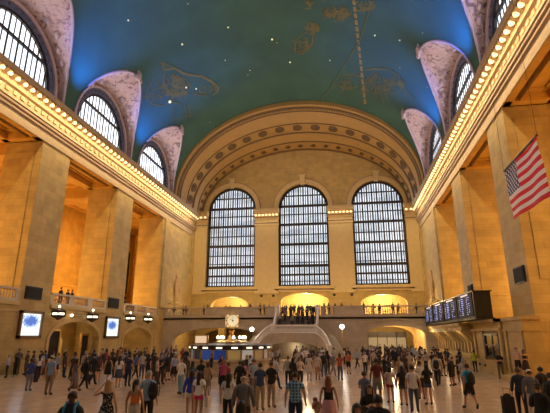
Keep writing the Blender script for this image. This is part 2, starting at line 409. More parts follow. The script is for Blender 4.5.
ang = [PI*(k+.5)/19 for k in range(19)]
for k, th in enumerate(ang): place_band(rose, th, 67.3, .979, .892, k == 0)
th2 = [PI*(k+.5)/25 for k in range(25)]
for k, th in enumerate(th2): place_band(sqo, th, 72.2, .966, .81, k == 0)

# side cornices: fascia, modillions, second light cove, mouldings
NB = 0
bulb_m = MB(); bulb_m.lathe([(.06, -.17), (.17, -.12), (.21, 0), (.17, .11), (.05, .16)], n=8)
bracket_m = MB(); bracket_m.lathe([(.2, .1), (.22, .16), (.1, .24), (.08, .3)], n=8)
proto_b = empty('cornice_lamp', (0, 0, 0)); b1 = bracket_m.build('lamp_socket', BRASS, proto_b); b2 = bulb_m.build('bulb', BULB, proto_b, smooth=True); kid(proto_b, b1, b2)
first = [True]
def lamp_copy(proto, loc, label, group, cat, rz=0):
    if first[0] is proto: o = proto; first[0] = None
    else: o = copy_tree(proto)
    o.location = loc; o.rotation_euler = (0, 0, rz); tag(o, label, cat, group); return o
first[0] = proto_b
for side, nm, no in ((-1, 'left', 1), (1, 'right', 2)):
    xw = XL if side < 0 else XR
    pr = [(0, 19.6), (.12, 19.6), (.12, 20.45), (.25, 20.5), (.25, 20.75), (.38, 20.8), (.38, 21.05), (.5, 21.1), (.5, 21.3), (.3, 21.45), (.3, 22.0), (.55, 22.1), (.55, 22.35), (.5, 22.4), (.5, 22.95), (1.05, 23.0), (1.12, 23.15), (1.18, 23.4), (1.05, 23.5), (.7, 23.6), (0, 23.6)]
    m = MB(); m.prism(pr, lambda p, d, xw=xw, side=side: (xw-side*p[0], d, p[1]), -8, YF)
    y = 4.; md = MB()
    while y < 72.8:
        md.prism([(.5, 22.5), (.95, 22.72), (1.0, 23.0), (.5, 23.0)], lambda p, d, xw=xw, side=side: (xw-side*p[0], d, p[1]), y-.16, y+.16)
        m.box(min(xw-side*.3, xw-side*.42), max(xw-side*.3, xw-side*.42), y-.2, y+.2, 21.55, 21.9)
        y += .86
    tr = struct(m.build('trim_%d' % no, CORN)); md.build('modillions', plain('brown_modillion', (.30, .19, .09), .6), tr)
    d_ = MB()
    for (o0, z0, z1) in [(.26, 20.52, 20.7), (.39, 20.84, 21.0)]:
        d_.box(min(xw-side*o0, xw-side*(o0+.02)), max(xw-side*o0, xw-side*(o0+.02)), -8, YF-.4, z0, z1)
    d_.build('cornice_shade_strip', STONE_DARK, tr)  # thin dark strips painting in shade between the cornice mouldings
    y = 4.43
    while y < 72.6:
        lamp_copy(proto_b, (xw-side*.78, y, 22.72), 'small warm bulb in the row under the %s cornice' % nm, 'bulbs under the %s cornice' % nm, 'light bulb')
        y += .86
for a, b in PIERS + [(-25.7, -23.95), (10.3, 12.1)]:
    n = int((b-a)/.62)
    for k in range(n+1):
        x = a + .1 + (b-a-.2)*k/n
        lamp_copy(proto_b, (x, YF-.8, 22.97), 'small warm bulb on the capital of a pier between the tall arched windows', 'bulbs on the window piers', 'light bulb')

# ------------------------------------------------------------------ side bays
HW = {-1: [(39.5, 1.5, 12, 17.2, 1.3), (72.4, .8, 7.0, 16.5, .8)], 1: [(42.0, 1.6, 12.5, 18.0, 1.3)]}
BZ = 5.55
for side, nm in ((-1, 'left'), (1, 'right')):
    xw = XL if side < 0 else XR
    B = lambda mb, d0, d1, y0, y1, z0, z1, xw=xw, side=side: mb.box(min(xw+side*d0, xw+side*d1), max(xw+side*d0, xw+side*d1), y0, y1, z0, z1)
    TP = 3.7
    for (y0, y1) in PIL:
        m = MB(); B(m, 0, TP, y0, y1, 0 if side < 0 else 0, 19.62)
        B(m, -.12, 0, y0-.0, y1, 19.0, 19.6) if False else None
        B(m, -.18, TP+.1, y0-.12, y1+.12, 0, .9)
        # raised panel on the jambs
        B(m, .7, 3.0, y0-.07, y0, 6.6, 18.6)
        struct(m.build('pillar', STONE))
    # solid wall beyond the last bay
    m = MB(); B(m, 0, TP, 59.6, 74.4, 0, 19.62); B(m, -.2, 0, 60.3, 62.0, 6.7, 19.6); B(m, -.2, 0, 72.2, 73.5, 6.7, 19.6)
    B(m, -.16, 0, 64.0, 71.0, 7.4, 7.6)
    struct(m.build('wall_%s' % nm, STONE_FAR))
    # hall behind: floor slab, outer wall, ceiling with coffer ribs
    m = MB(); B(m, TP, 11.5, -8, 74.4, BZ-.5, BZ) if side < 0 else B(m, 0.2, 11.5, 36.6, 74.4, 3.6, 4.05)
    if side < 0: B(m, .3, TP, -8, 59.6, BZ-.5, BZ)
    struct(m.build('floor_%s_gallery' % nm, FLOORM))
    m = MB()
    arch_wall(m, -8, 76, 0, 20.4, HW[side], lambda u, d, z, xw=xw, side=side: (xw+side*(11.5+d), u, z), .6)
    for y in [7.1, 20.8, 34.6, 48.1, 61.6]: B(m, 11.0, 11.5, y-1.9, y+1.9, 0, 20)
    B(m, 11.2, 11.5, -8, 76, 9.3, 9.7); B(m, 3.7, 11.6, 74.2, 75, 0, 20.4)
    struct(m.build('wall_%s_gallery' % nm, STONE_HALL))
    m = MB(); B(m, 0.02, 12, -8, 76, 20.3, 20.7)
    for c in BAYS:
        for (d0, d1, a, b) in [(0.02, TP, c-4.85, c-4.2), (.02, TP, c+4.2, c+4.85), (.02, .55, c-4.85, c+4.85), (3.1, TP+.4, c-4.85, c+4.85)]: B(m, d0, d1, a, b, 19.62, 20.3)
        for (d0, d1, a, b) in [(1.0, 2.7, c-3.6, c-3.45), (1.0, 2.7, c+3.45, c+3.6), (1.0, 1.12, c-3.6, c+3.6), (2.58, 2.7, c-3.6, c+3.6)]: B(m, d0, d1, a, b, 20.15, 20.3)
        for (d0, d1, a, b) in [(4.6, 10.9, c-4.6, c-4.3), (4.6, 10.9, c+4.3, c+4.6), (4.6, 4.9, c-4.6, c+4.6), (10.6, 10.9, c-4.6, c+4.6)]: B(m, d0, d1, a, b, 19.9, 20.3)
    for y in [7.1, 20.8, 34.6, 48.1, 61.6]: B(m, TP, 11.5, y-1.2, y+1.2, 18.9, 20.3)
    struct(m.build('ceiling_%s_gallery' % nm, STONE_HALL))
    for i, (c, hw_, z0_, zs_, ri_) in enumerate(HW[side]):
        w = window('window_%d' % (20+i+(10 if side > 0 else 0)), c, hw_, z0_, zs_, ri_, lambda u, d, z, xw=xw, side=side: (xw+side*(11.5+d), u, z), DARKGLASS, BRONZE, 5, [(z0_+k_*1.3, .1) for k_ in range(1, 5)], .3)

# parapet rail with solid dies and baluster groups
def parapet(name, u0, u1, fn, zb, h, groups, mat, label, thick=.35, nb=5, cat='balustrade'):
    root = empty(name, (0, 0, 0)); tag(root, label, cat)
    m = MB()
    def bx(a, b, d0, d1, z0, z1):
        vs = [fn(u, d, z) for d in (d0, d1) for z in (z0, z1) for u in (a, b)]; m.add(vs, [(0, 1, 3, 2), (4, 6, 7, 5), (0, 4, 5, 1), (2, 3, 7, 6), (0, 2, 6, 4), (1, 5, 7, 3)])
    bx(u0, u1, -.08, thick+.08, zb+h-.16, zb+h); bx(u0, u1, -.04, thick+.04, zb, zb+.2)
    cur = u0
    for a, b in groups:
        bx(cur, a, 0, thick, zb+.2, zb+h-.16); cur = b
    bx(cur, u1, 0, thick, zb+.2, zb+h-.16)
    m.build('rail_and_dies', mat, root)
    tot = sum(max(2, int((b-a)/.3)) for a, b in groups); 
    bal = MB()
    for a, b in groups:
        n = max(2, int((b-a)/.3))
        for k in range(n):
            u = a + (b-a)*(k+.5)/n; c = fn(u, thick/2, zb+.2); H = h-.36
            if not bal.v: bal.lathe([(.07, 0), (.07, H*.08), (.04, H*.14), (.09, H*.32), (.075, H*.45), (.035, H*.75), (.065, H*.9), (.065, H)], (0, 0, 0), 6); o = bal.build('baluster', mat, root, loc=c)
            else: o2 = o.copy(); COL.objects.link(o2); o2.location = c
    return root
bal_lab = {(-1, 2): 'stone gallery balustrade in the near left bay beside the first left pillar', (-1, 3): 'stone gallery balustrade between the two left pillars', (-1, 4): 'stone gallery balustrade in the far left bay beyond the second pillar', (1, 4): 'stone gallery balustrade high in the far right bay behind the departure board'}
# left lower walls with arches and their balustrades
FL = lambda u, d, z: (XL-d, u, z)
m = MB()
arch_wall(m, 22.8, 32.6, 0, BZ, [], FL, .6)
arch_wall(m, 36.6, 46.1, 0, BZ, [(41.2, 4.1, 0, 2.5, 1.65)], FL, .7)
arch_wall(m, 50.1, 59.6, 0, BZ, [(54.6, 3.9, 0, 2.4, 1.4)], FL, .7)
arch_wall(m, -8, 18.9, 0, BZ, [], FL, .6)
struct(m.build('wall_left_lower', STONE))
m = MB()
arch_ring(m, 41.2, 4.12, 0, 2.5, 1.67, .35, FL, -.1, .05); arch_ring(m, 54.6, 3.92, 0, 2.4, 1.42, .35, FL, -.1, .05)
for a, b in [(22.8, 32.6), (36.6, 46.1), (50.1, 59.6)]:
    m.box(XL, XL+.18, a, b, BZ-.3, BZ-.02); m.box(XL, XL+.1, a, b, 4.75, 4.85)
struct(m.build('trim_5', STONE_TRIM))
for (a, b, k) in [(23.2, 32.6, 2), (36.6, 46.1, 3), (50.1, 59.6, 4)]:
    w = (b-a)/3; gs = [(a+.5+i*w, a+w-.4+i*w) for i in range(3)]
    parapet('gallery_balustrade', a, b, FL, BZ, 1.05, gs, MARBLE, bal_lab[(-1, k)])
# passage rooms behind left arches
m = MB()
for (c, hw) in [(41.2, 4.6), (54.6, 4.4)]:
    m.box(XL-5.6, XL-5.3, c-hw, c+hw, 0, 5.0); m.box(XL-5.6, XL-.7, c-hw-.2, c-hw, 0, 5.05); m.box(XL-5.6, XL-.7, c+hw, c+hw+.2, 0, 5.05)
struct(m.build('wall_left_passage', STONE))

# far lower block: front wall with arches at y=62.3
YB = 62.3
FB = lambda u, d, z: (u, YB+d, z)
m = MB(); arch_wall(m, XL, XR, 0, 5.5, [(-17.9, 6.6, 0, 2.2, 1.75), (-6.75, 2.9, 3.02, 5.6, 0), (6.2, 3.75, 0, 3.05, 1.1)], FB, .8)
wall_b = struct(m.build('wall_balcony', MARBLE))
m = MB(); m.box(XL, -9.65, YB, YF, 5.05, 5.5); m.box(-3.85, XR, YB, YF, 5.05, 5.5); m.box(-9.65, -3.85, YB+.8, YF, 5.05, 5.5)
struct(m.build('floor_balcony', FLOORM))
m = MB(); arch_ring(m, -17.9, 6.62, 0, 2.2, 1.77, .4, FB, -.12, .02); arch_ring(m, 6.2, 3.77, 0, 3.05, 1.12, .4, FB, -.16, .02); 
# raised outer hood above the right arch
vs = []
for k in range(17):
    u = 1.6 + 9.2*k/16; z = 4.35 + .75*math.sin(PI*k/16)
    vs.append((u, z))
m.prism(vs + [(u, z-.16) for u, z in reversed(vs)], lambda p, d: (p[0], YB+d, p[1]), -.22, 0)
m.box(XL, -9.7, YB-.2, YB, 5.3, 5.6); m.box(-3.8, XR, YB-.2, YB, 5.3, 5.6); m.box(XL, -9.7, YB-.1, YB, 4.9, 5.0); m.box(-3.8, XR, YB-.1, YB, 4.9, 5.0)
struct(m.build('trim_6', MARBLE))
parapet('balcony_balustrade', XL, -9.95, FB, 5.5, 1.3, [(-25.6, -19.9), (-12.3, -11.0)], MARBLE, 'long marble balustrade of the end balcony left of the staircase')
parapet('balcony_balustrade', -3.55, XR, FB, 5.5, 1.3, [(-3.0, -1.7), (2.2, 11.9)], MARBLE, 'long marble balustrade of the end balcony right of the staircase')
# passages behind arches
m = MB()
m.box(-25.2, -25, YB+.8, YF, 0, 5.05); m.box(-10.7, -10.4, YB+.8, YF, 0, 5.05); m.box(1.9, 2.2, YB+.8, YF, 0, 5.05); m.box(10.2, 10.5, YB+.8, YF, 0, 5.05)
m.box(-19.6, -18.6, 68, 69, 0, 5.05)
struct(m.build('wall_passage', STONE))
m = MB(); m.box(XL-2, XR+3, 84, 84.4, 0, 14); m.box(XL-2, XR+3, 74.4, 84.4, 13, 13.3); m.box(XL-2, XR+3, 74.4, 84.4, 5.1, 5.5); m.box(XL-2, XR+3, 80.5, 80.8, 5.5, 13)
struct(m.build('wall_vestibule', STONE_FAR))
# shopfront in the right passage
sh = empty('glass_shopfront', (6.2, 76.5, 0)); tag(sh, 'pale lit glass storefront seen at the end of the right archway', 'storefront')
q = MB()
for x in (-3, -1.5, 0, 1.5, 3): q.box(x-.06, x+.06, -.06, .06, 0, 3.4)
q.box(-3, 3, -.06, .06, 2.6, 3.5); q.build('frame', BRONZE, sh)
q = MB(); q.box(-3, 3, .08, .12, .1, 2.6); q.build('pane', emit('shop_light', (1, .85, .5), .12, (.2, .18, .14)), sh)

# ------------------------------------------------------------------ grand staircase
SX0 = -6.75
st = empty('marble_staircase', (SX0, 56, 0)); tag(st, 'double marble staircase rising in the middle to the end balcony', 'staircase')
LZt = 3.0
m = MB()
n = 14; hrun = (YB+.8-58.7)/n
for k in range(n): m.box(-2.75, 2.75, 2.7+k*hrun, YB+.8-56, 0 if k == 0 else LZt+(k)*2.5/n, LZt+(k+1)*2.5/n)
m.build('upper_steps', plain('dark_marble_steps', (.16, .14, .12), .4), st)
m = MB(); 
m.box(-2.9, 2.9, .45, 2.75, LZt-.35, LZt)
m.box(-4.3, -2.9, .9, 2.75, LZt-.35, LZt); m.box(2.9, 4.3, .9, 2.75, LZt-.35, LZt)
m.box(-4.3, -2.9, 2.75, 6.2, 0, LZt); m.box(2.9, 4.3, 2.75, 6.2, 0, LZt)
m.build('landing', MARBLE, st)
# front wall under the landing with low arch, bowed at both ends
def plan(t):   # t in -1..1 -> local plan point of the front
    s = 1 if t >= 0 else -1; a = abs(t)
    if a < .55: return (s*a/.55*2.9, 0)
    b = (a-.55)/.45; ang = b*PI/2
    return (s*(2.9+1.65*math.sin(ang)), -2.2*(1-math.cos(ang))*.9)
def rail_z(t):
    a = abs(t)
    if a < .52: return 4.15
    b = (a-.52)/.48; return 4.15 - 2.7*(b**1.35)
m = MB(); NT = 48; 
for i in range(NT):
    ta, tb = -1+2*i/NT, -1+2*(i+1)/NT
    pa, pb = plan(ta), plan(tb)
    za, zb2 = rail_z(ta)-1.0, rail_z(tb)-1.0
    def lo(p): 
        return 1.15 + .95*math.sqrt(max(0, 1-(p[0]/3.4)**2)) if abs(p[0]) < 3.4 else 0.
    la, lb = lo(pa), lo(pb)
    if (la == 0) != (lb == 0): la = lb = 0
    m.add([(pa[0], pa[1], la), (pb[0], pb[1], lb), (pb[0], pb[1], zb2), (pa[0], pa[1], za), (pa[0], pa[1]+.4, la), (pb[0], pb[1]+.4, lb), (pb[0], pb[1]+.4, zb2), (pa[0], pa[1]+.4, za)],
          [(0, 1, 2, 3), (4, 7, 6, 5), (0, 4, 5, 1), (3, 2, 6, 7), (0, 3, 7, 4), (1, 5, 6, 2)])
m.build('front_wall', MARBLE, st)
m = MB(); path = [(*plan(-1+2*i/NT), rail_z(-1+2*i/NT)) for i in range(NT+1)]
m.tube([(p[0], p[1]+.15, p[2]-.08) for p in path], .13, 6); m.tube([(p[0], p[1]+.15, p[2]-.92) for p in path], .13, 6)
m.build('landing_handrail', MARBLE_W, st)
m = MB(); m.lathe([(.07, 0), (.05, .12), (.09, .3), (.07, .42), (.04, .68), (.07, .85)], (0, 0, 0), 6); lb = None
for i in range(66):
    t = -.97+1.94*i/65; p = plan(t); z = rail_z(t)-.95
    if lb is None: lb = m.build('baluster', MARBLE_W, st); o = lb
    else: o = lb.copy(); COL.objects.link(o)
    o.location = (p[0], p[1]+.15, z)
for s in (-1, 1):
    p = plan(s); m = MB(); m.lathe([(.3, 0), (.3, .25), (.22, .35), (.2, 1.55), (.27, 1.65), (.3, 1.8), (.2, 1.9), (.12, 2.1), (.02, 2.2)], (p[0], p[1]-.1, 0), 12)
    m.build('newel_post', MARBLE_W, st, smooth=True)
    m = MB()
    for k in range(16):   # lower flight curving forward
        a = (k+.5)/16
        x = s*(4.35+1.2*math.sin(a*PI/2)); y = 2.0-3.9*a; z = LZt*(1-a)
        m.box(min(x-.75, x+.75), max(x-.75, x+.75), y-.3, y+.05, 0, max(.1, z))
    m.build('lower_steps', MARBLE, st)
    m = MB(); x = s*2.82; 
    m.prism([(2.3, LZt+1.1), (2.9, LZt+1.1), (6.3, 6.8), (6.3, 5.5), (2.9, LZt-.1), (2.3, LZt-.1)], lambda p_, d: (d, p_[0], p_[1]), x-.13, x+.13)
    m.box(x-.25, x+.25, 2.1, 2.55, LZt, LZt+1.35); m.box(x-.3, x+.3, 6.0, 6.65, 5.5, 6.95)
    m.build('upper_balustrade', MARBLE_W, st)
# passage glimpsed beneath the landing
m = MB(); m.box(-2.9, 2.9, 2.9, 3.0, 0, 2.6); m.build('passage_wall', STONE_HALL, st)

# ------------------------------------------------------------------ ticket office on the right
tk = empty('ticket_office', (10.9, 48, 0)); tag(tk, 'long stone ticket office with a row of windows below the departure board', 'ticket office')
m = MB()
m.box(0, 1.6, -12, 13, 0, 1.0); m.box(-.12, .1, -12.1, 13, .92, 1.06); m.box(-.08, 0, -12.1, 13, 0, .25)
m.box(.35, 1.6, -12, 13, 1.0, 1.3)
m.box(.3, 1.6, -12, -4.2, 1.3, 4.05) 
m.box(.2, 3.6, -12.1, -11.4, 0, 4.05)
m.box(.9, 1.6, -4.2, 13, 1.3, 4.05)
m.box(0.05, 1.6, -12.2, -4.2, 3.25, 3.45); m.box(-.1, 1.6, -12.3, -4.2, 3.9, 4.12)
m.box(-.1, 3.6, -12.3, -11.5, 3.9, 4.12); m.box(.1, 3.6, -12.25, -11.5, 3.2, 3.35)
m.box(-.9, 1.6, -4.2, 13, 3.75, 4.0); m.box(-.7, 1.6, -4.2, 13, 3.3, 3.75)
m.box(.35, 1.44, -16.1, -12.1, 0, 3.95); m.box(.2, 1.44, -16.2, -12.1, 3.9, 4.12); m.box(.22, 1.44, -16.15, -12.1, 3.2, 3.35); m.box(.2, 1.44, -16.2, -12.1, 0, .4)
for y in (-15.9, -12.9): m.box(.25, .4, y, y+.5, .4, 3.2)
for y in (-12.0, -7.4, -5.0): m.box(.15, .4, y, y+.5, 1.06, 3.3)
m.build('stone_body', STONE, tk)
m = MB(); ny = 13
for k in range(ny+1):
    y = -4.1+17*k/ny
    m.prism([(.9, 1.3), (.35, 1.3), (.35, 2.3), (-.1, 2.9), (-.6, 3.3), (.9, 3.3)], lambda p, d, y=y: (p[0], y+d, p[1]), -.16, .16)
m.build('window_pilasters', STONE_TRIM, tk)
for k in range(ny):
    y = -4.1+17*(k+.5)/ny; m = MB(); m.box(.82, .9, y-.42, y+.42, 1.35, 2.95)
    o = m.build('ticket_window', DARKGLASS, tk); m = MB()
    for dy in (-.42, -.14, .14, .42): m.box(.76, .82, y+dy-.025, y+dy+.025, 1.35, 2.95)
    m.box(.76, .82, y-.42, y+.42, 2.2, 2.26); m.build('window_grille', BRASS, o)
m = MB(); 
m.box(.16, .3, -11.3, -7.6, 1.2, 1.32); m.box(.16, .3, -11.3, -7.6, 2.9, 3.08); m.box(.16, .3, -11.3, -11.1, 1.2, 3.08); m.box(.16, .3, -7.8, -7.6, 1.2, 3.08); m.box(.2, .3, -9.6, -9.45, 1.2, 3.0); m.box(.2, .3, -11.2, -7.7, 2.1, 2.22)
fr = m.build('closed_window', BRONZE, tk); m = MB(); m.box(.26, .31, -11.2, -7.7, 1.3, 2.95); m.build('closed_window_glass', DARKGLASS, fr)
for y in (-7.8, -6.3): m = MB(); m.lathe([(.09, -.09), (.1, 0), (.05, .1)], (-.02, y, .6), 8); m.build('base_ventilator', BLACK, tk)

# departure board
bd = empty('departure_board', (10.0, 49.5, 4.26)); tag(bd, 'long black electronic departure board with white rows above the ticket office', 'departure board')
m = MB(); m.box(0, 1.3, -11.6, 11.6, -.05, 2.05); m.box(-.1, 1.4, -11.75, 11.7, -.12, -.02); m.box(-.1, 1.4, -11.75, 11.7, 2.02, 2.1)
m.build('cabinet', plain('olive_black_cabinet', (.035, .032, .022), .35), bd)
SCRN = plain('screen_black', (.006, .006, .012), .7); TXT = emit('screen_text', (.40, .48, 1.), 1.3, (.02, .02, .03)); TXW = emit('screen_heading', (1, .8, .78), .7, (.02, .02, .03))
secs = [(-11.3, -6.6), (-6.0, -.4), (.0, 5.6), (6.0, 11.2)]
for i, (a, b) in enumerate(secs):
    m = MB(); m.box(-.06, 0, a, b, .1, 2.05); s_ = m.build('display_panel', SCRN, bd)
    m = MB(); rr = random.Random(i)
    for r_ in range(9):
        z = 1.62 - r_*.165
        cols = [(.08, .15), (.24, .42), (.62, .68), (.74, .82)]
        for (c0, c1) in cols:
            c1 = c0 + (c1-c0)*rr.uniform(.6, 1)
            if rr.random() < .12: continue
            y0 = b-(b-a)*c1; y1 = b-(b-a)*c0; nch = max(2, int((y1-y0)/.14))
            for q in range(nch):
                if rr.random() < .12: continue
                yy = y0+(y1-y0)*q/nch; m.box(-.075, -.06, yy, yy+.07, z, z+.06)
    m.build('lettering', TXT, s_)
    m = MB(); m.box(-.075, -.06, a+(b-a)*.25, b-(b-a)*.25, 1.82, 1.95); m.build('display_heading', TXW, s_)

# loudspeakers on the pillars
def speaker(loc, w, h, side, label):
    r_ = empty('wall_speaker', loc); tag(r_, label, 'loudspeaker')
    m = MB(); m.box(min(0, -side*.14), max(0, -side*.14), -w/2, w/2, -h/2, h/2); m.build('cabinet', BLACK, r_)
    m = MB(); m.box(min(-side*.14, -side*.17), max(-side*.14, -side*.17), -w/2+.08, w/2-.08, -h/2+.08, h/2-.08); m.build('grille', plain('speaker_mesh', (.006, .006, .007), .8), r_)
speaker((XL, 34.2, 6.33), 2.0, 1.05, -1, 'black square loudspeaker on the near left pillar')
speaker((XL, 47.6, 6.4), 2.2, 1.15, -1, 'black square loudspeaker on the second left pillar above the smaller advertising screen')
speaker((XR, 34.0, 7.05), 1.9, 1.15, 1, 'black square loudspeaker on the near right pillar below the flag')
speaker((XR, 47.2, 7.4), 1.5, .75, 1, 'small black loudspeaker on the second right pillar above the departure board')

# lit advertising screens
def ad_mat(seed):
    m, t, b = nt('lit_advert_screen'); tc = N(t, 'ShaderNodeTexCoord'); sp = N(t, 'ShaderNodeSeparateXYZ'); t.links.new(tc.outputs['Object'], sp.inputs[0])
    # blue diagonal cloud shape in the upper half
    mp = N(t, 'ShaderNodeMapping'); mp.inputs['Location'].default_value = (0, .05, -1.15); t.links.new(tc.outputs['Object'], mp.inputs['Vector'])
    mp2 = N(t, 'ShaderNodeMapping'); mp2.inputs['Rotation'].default_value = (R(-35), 0, 0); mp2.inputs['Scale'].default_value = (0, .62, 1.25); t.links.new(mp.outputs[0], mp2.inputs['Vector'])
    ln = N(t, 'ShaderNodeVectorMath', operation='LENGTH'); t.links.new(mp2.outputs[0], ln.inputs[0])
    nz = N(t, 'ShaderNodeTexNoise'); nz.inputs['Scale'].default_value = 5; nz.inputs['Detail'].default_value = 5; t.links.new(tc.outputs['Object'], nz.inputs['Vector'])
    s1 = N(t, 'ShaderNodeMath', operation='ADD'); t.links.new(ln.outputs['Value'], s1.inputs[0]); t.links.new(nz.outputs['Fac'], s1.inputs[1])
    cr = N(t, 'ShaderNodeValToRGB'); e = cr.color_ramp.elements; e[0].position = .42; e[0].color = (.06, .16, .55, 1); e[1].position = .60; e[1].color = (.93, 1, .98, 1)
    e2 = e.new(.54); e2.color = (.40, .55, .88, 1)
    hf = N(t, 'ShaderNodeMath', operation='MULTIPLY'); hf.inputs[1].default_value = .5; t.links.new(s1.outputs[0], hf.inputs[0])
    t.links.new(hf.outputs[0], cr.inputs[0]); t.links.new(cr.outputs[0], b.inputs['Emission Color']); b.inputs['Emission Strength'].default_value = 1.0; b.inputs['Base Color'].default_value = (.05, .05, .05, 1)
    return m
def advert(y, z0, w, h, label, seed):
    r_ = empty('advertising_screen', (XL, y, z0)); tag(r_, label, 'screen')
    m = MB(); m.box(0, .22, -w/2-.22, -w/2, -.2, h+.2); m.box(0, .22, w/2, w/2+.22, -.2, h+.2); m.box(0, .22, -w/2-.22, w/2+.22, h, h+.22); m.box(0, .22, -w/2-.22, w/2+.22, -.22, 0); m.build('frame', BRASS if False else plain('bronze_frame', (.16, .10, .05), .4, .4), r_)
    m = MB(); m.box(.02, .1, -w/2, w/2, 0, h); m.build('display', ad_mat(seed), r_)
advert(34.35, 2.9, 2.35, 1.75, 'large lit white advertising screen with blue artwork on the near left pillar', 0)
advert(47.75, 2.85, 2.6, 1.85, 'smaller-looking lit advertising screen on the second left pillar past the first archway', 1)

# wall lanterns
def lantern(y, z, lab):
    r_ = empty('wall_lantern', (XL, y, z)); tag(r_, lab, 'lantern', 'bronze lanterns on the left wall')
    m = MB(); m.box(0, 1.2, -.04, .04, .42, .5); m.lathe([(.75, .25), (.6, .38), (.25, .5), (.05, .62)], (.85, 0, 0), 6); m.lathe([(.05, -.6), (.3, -.45), (.62, -.3), (.7, -.25)], (.85, 0, 0), 6)
    for k in range(6): a = k*PI/3; m.tube([(.85+.66*math.cos(a), .66*math.sin(a), -.28), (.85+.7*math.cos(a), .7*math.sin(a), .3)], .05, 5)
    m.build('frame', BRONZE, r_); m = MB(); m.lathe([(.55, -.13), (.63, -.11), (.63, .09), (.55, .11)], (.85, 0, 0), 6); m.build('glass', LAMPW, r_)
    m = MB(); m.lathe([(.57, -.3), (.62, -.1)], (.85, 0, 0), 6); m.lathe([(.62, .08), (.66, .3)], (.85, 0, 0), 6); m.build('glazing_band', BRONZE, r_)
    r_.scale = (.9, .9, .9)
    m = MB(); m.ball((.85, 0, .72), .12); m.build('top_bulb', GLOBE, r_)
lantern(36.9, 4.75, 'hexagonal bronze lantern on the left wall nearest the large advertising screen')
lantern(42.4, 4.7, 'hexagonal bronze lantern over the first left archway just before the second screen')
lantern(50.5, 4.85, 'hexagonal bronze lantern on the left wall just beyond the second screen')
lantern(55.4, 4.9, 'hexagonal bronze lantern farthest along the left wall')
def bulb_thing(name, loc, r_, mat, label, cat='lamp', group=None):
    o = empty(name, loc); tag(o, label, cat, group); m = MB(); m.ball((0, 0, 0), r_); m.build('globe', mat, o, smooth=True); m = MB(); m.lathe([(r_*.8, r_*.7), (r_*.9, r_), (.03, r_*1.6)], n=8); m.build('cap', BRASS, o)
bulb_thing('wall_light', (XL+.3, 39.6, 4.75), .14, GLOBE, 'tiny bright lamp on the left wall between two bronze lanterns')
bulb_thing('ceiling_light', (XL-2.2, 40.0, 3.6), .16, GLOBE, 'small lamp glowing inside the first left archway')
bulb_thing('ceiling_light', (XL-2.2, 53.4, 3.5), .16, GLOBE, 'small lamp glowing inside the second left archway')

# passage furniture on the left: doors
def doorway(name, loc, w, h, label, rz=0):
    r_ = empty(name, loc, rz); tag(r_, label, 'door')
    m = MB(); m.box(-w/2-.15, -w/2, -.1, .1, 0, h+.2); m.box(w/2, w/2+.15, -.1, .1, 0, h+.2); m.box(-w/2, w/2, -.1, .1, h, h+.2); m.build('door_frame', BRASS, r_)
    m = MB(); m.box(-w/2, w/2, -.03, .03, 0, h); m.build('door_leaf', DARKGLASS, r_)
    m = MB(); m.tube([(w*.3, -.08, .9), (w*.3, -.08, 1.4)], .03, 6); m.build('door_handle', BRASS, r_)
doorway('passage_door', (XL-.95, 38.9, 0), 1.9, 3.3, 'tall dark glass door in a brass frame in the first left archway', R(90))
doorway('passage_door', (XL-.95, 44.2, 0), 1.1, 2.9, 'narrow dark doorway at the far side of the first left archway', R(90))
doorway('passage_door', (XL-2.0, 52.6, 0), 1.6, 2.9, 'dark doorway deep inside the second left archway', R(90))
m = MB(); arch_wall(m, 36.8, 45.9, 0, 5.0, [(42.1, 1.5, 0, 2.4, .8), (38.6, 1.2, 0, 3.2, 0), ], lambda u, d, z: (XL-3.0-d, u, z), .4); struct(m.build('wall_left_inner', STONE))
r_ = empty('poster_panel', (XL-.9, 37.25, 0)); tag(r_, 'tall narrow blue lit poster panel beside the near left pillar', 'poster'); m = MB(); m.box(0, .15, -.5, .5, 0, 3.4); m.build('casing', BLACK, r_); m = MB(); m.box(.15, .17, -.3, .3, 1.6, 3.2); m.build('poster', emit('blue_poster', (.25, .35, .8), .7), r_)
# sculptures in the end bays
def sculpture(x, y, side, label):
    r_ = empty('wall_sculpture', (x, y, 7.6)); tag(r_, label, 'sculpture')
    m = MB(); m.box(min(0, -side*.5), max(0, -side*.5), -.9, .9, 0, .3); m.build('ledge', STONE_TRIM, r_)
    m = MB(); s = -side; m.lathe([(.5, .3), (.62, .9), (.5, 1.8), (.66, 2.6), (.5, 3.3), (.24, 3.7), (.3, 4.0), (.22, 4.3), (.03, 4.45)], (s*.1, 0, 0), 10, .6, 1); m.tube([(s*.2, -.6, 1.2), (s*.25, -.75, 2.2), (s*.15, -.5, 3.2)], [.16, .2, .12], 6); m.tube([(s*.2, .6, 1.2), (s*.25, .75, 2.2), (s*.15, .5, 3.2)], [.16, .2, .12], 6)
    m.build('figure', plain('carved_tan_stone', (.50, .34, .18), .7, noise=.3, scale=4), r_, smooth=True)
sculpture(XL, 66.2, -1, 'tan carved figure standing in the left end wall above the balcony')
sculpture(XR, 66.8, 1, 'tan carved figure on the right end wall above the departure board')

# lamp posts on the stair ends
def lamp_post(x, y, h, label):
    r_ = empty('lamp_post', (x, y, 0)); tag(r_, label, 'lamp post')
    m = MB(); m.lathe([(.22, 0), (.2, .15), (.08, .3), (.05, .6), (.04, h-.35), (.1, h-.3)], n=10); m.build('pole', BRONZE if x < -5 else BRASS, r_)
    m = MB(); m.ball((0, 0, h), .28); m.build('globe', GLOBEW, r_, smooth=True)
lamp_post(-11.9, 56.5, 3.65, 'white globe lamp post by the left foot of the staircase')
lamp_post(-.66, 55, 3.9, 'white globe lamp post on a thin pole by the right foot of the staircase')

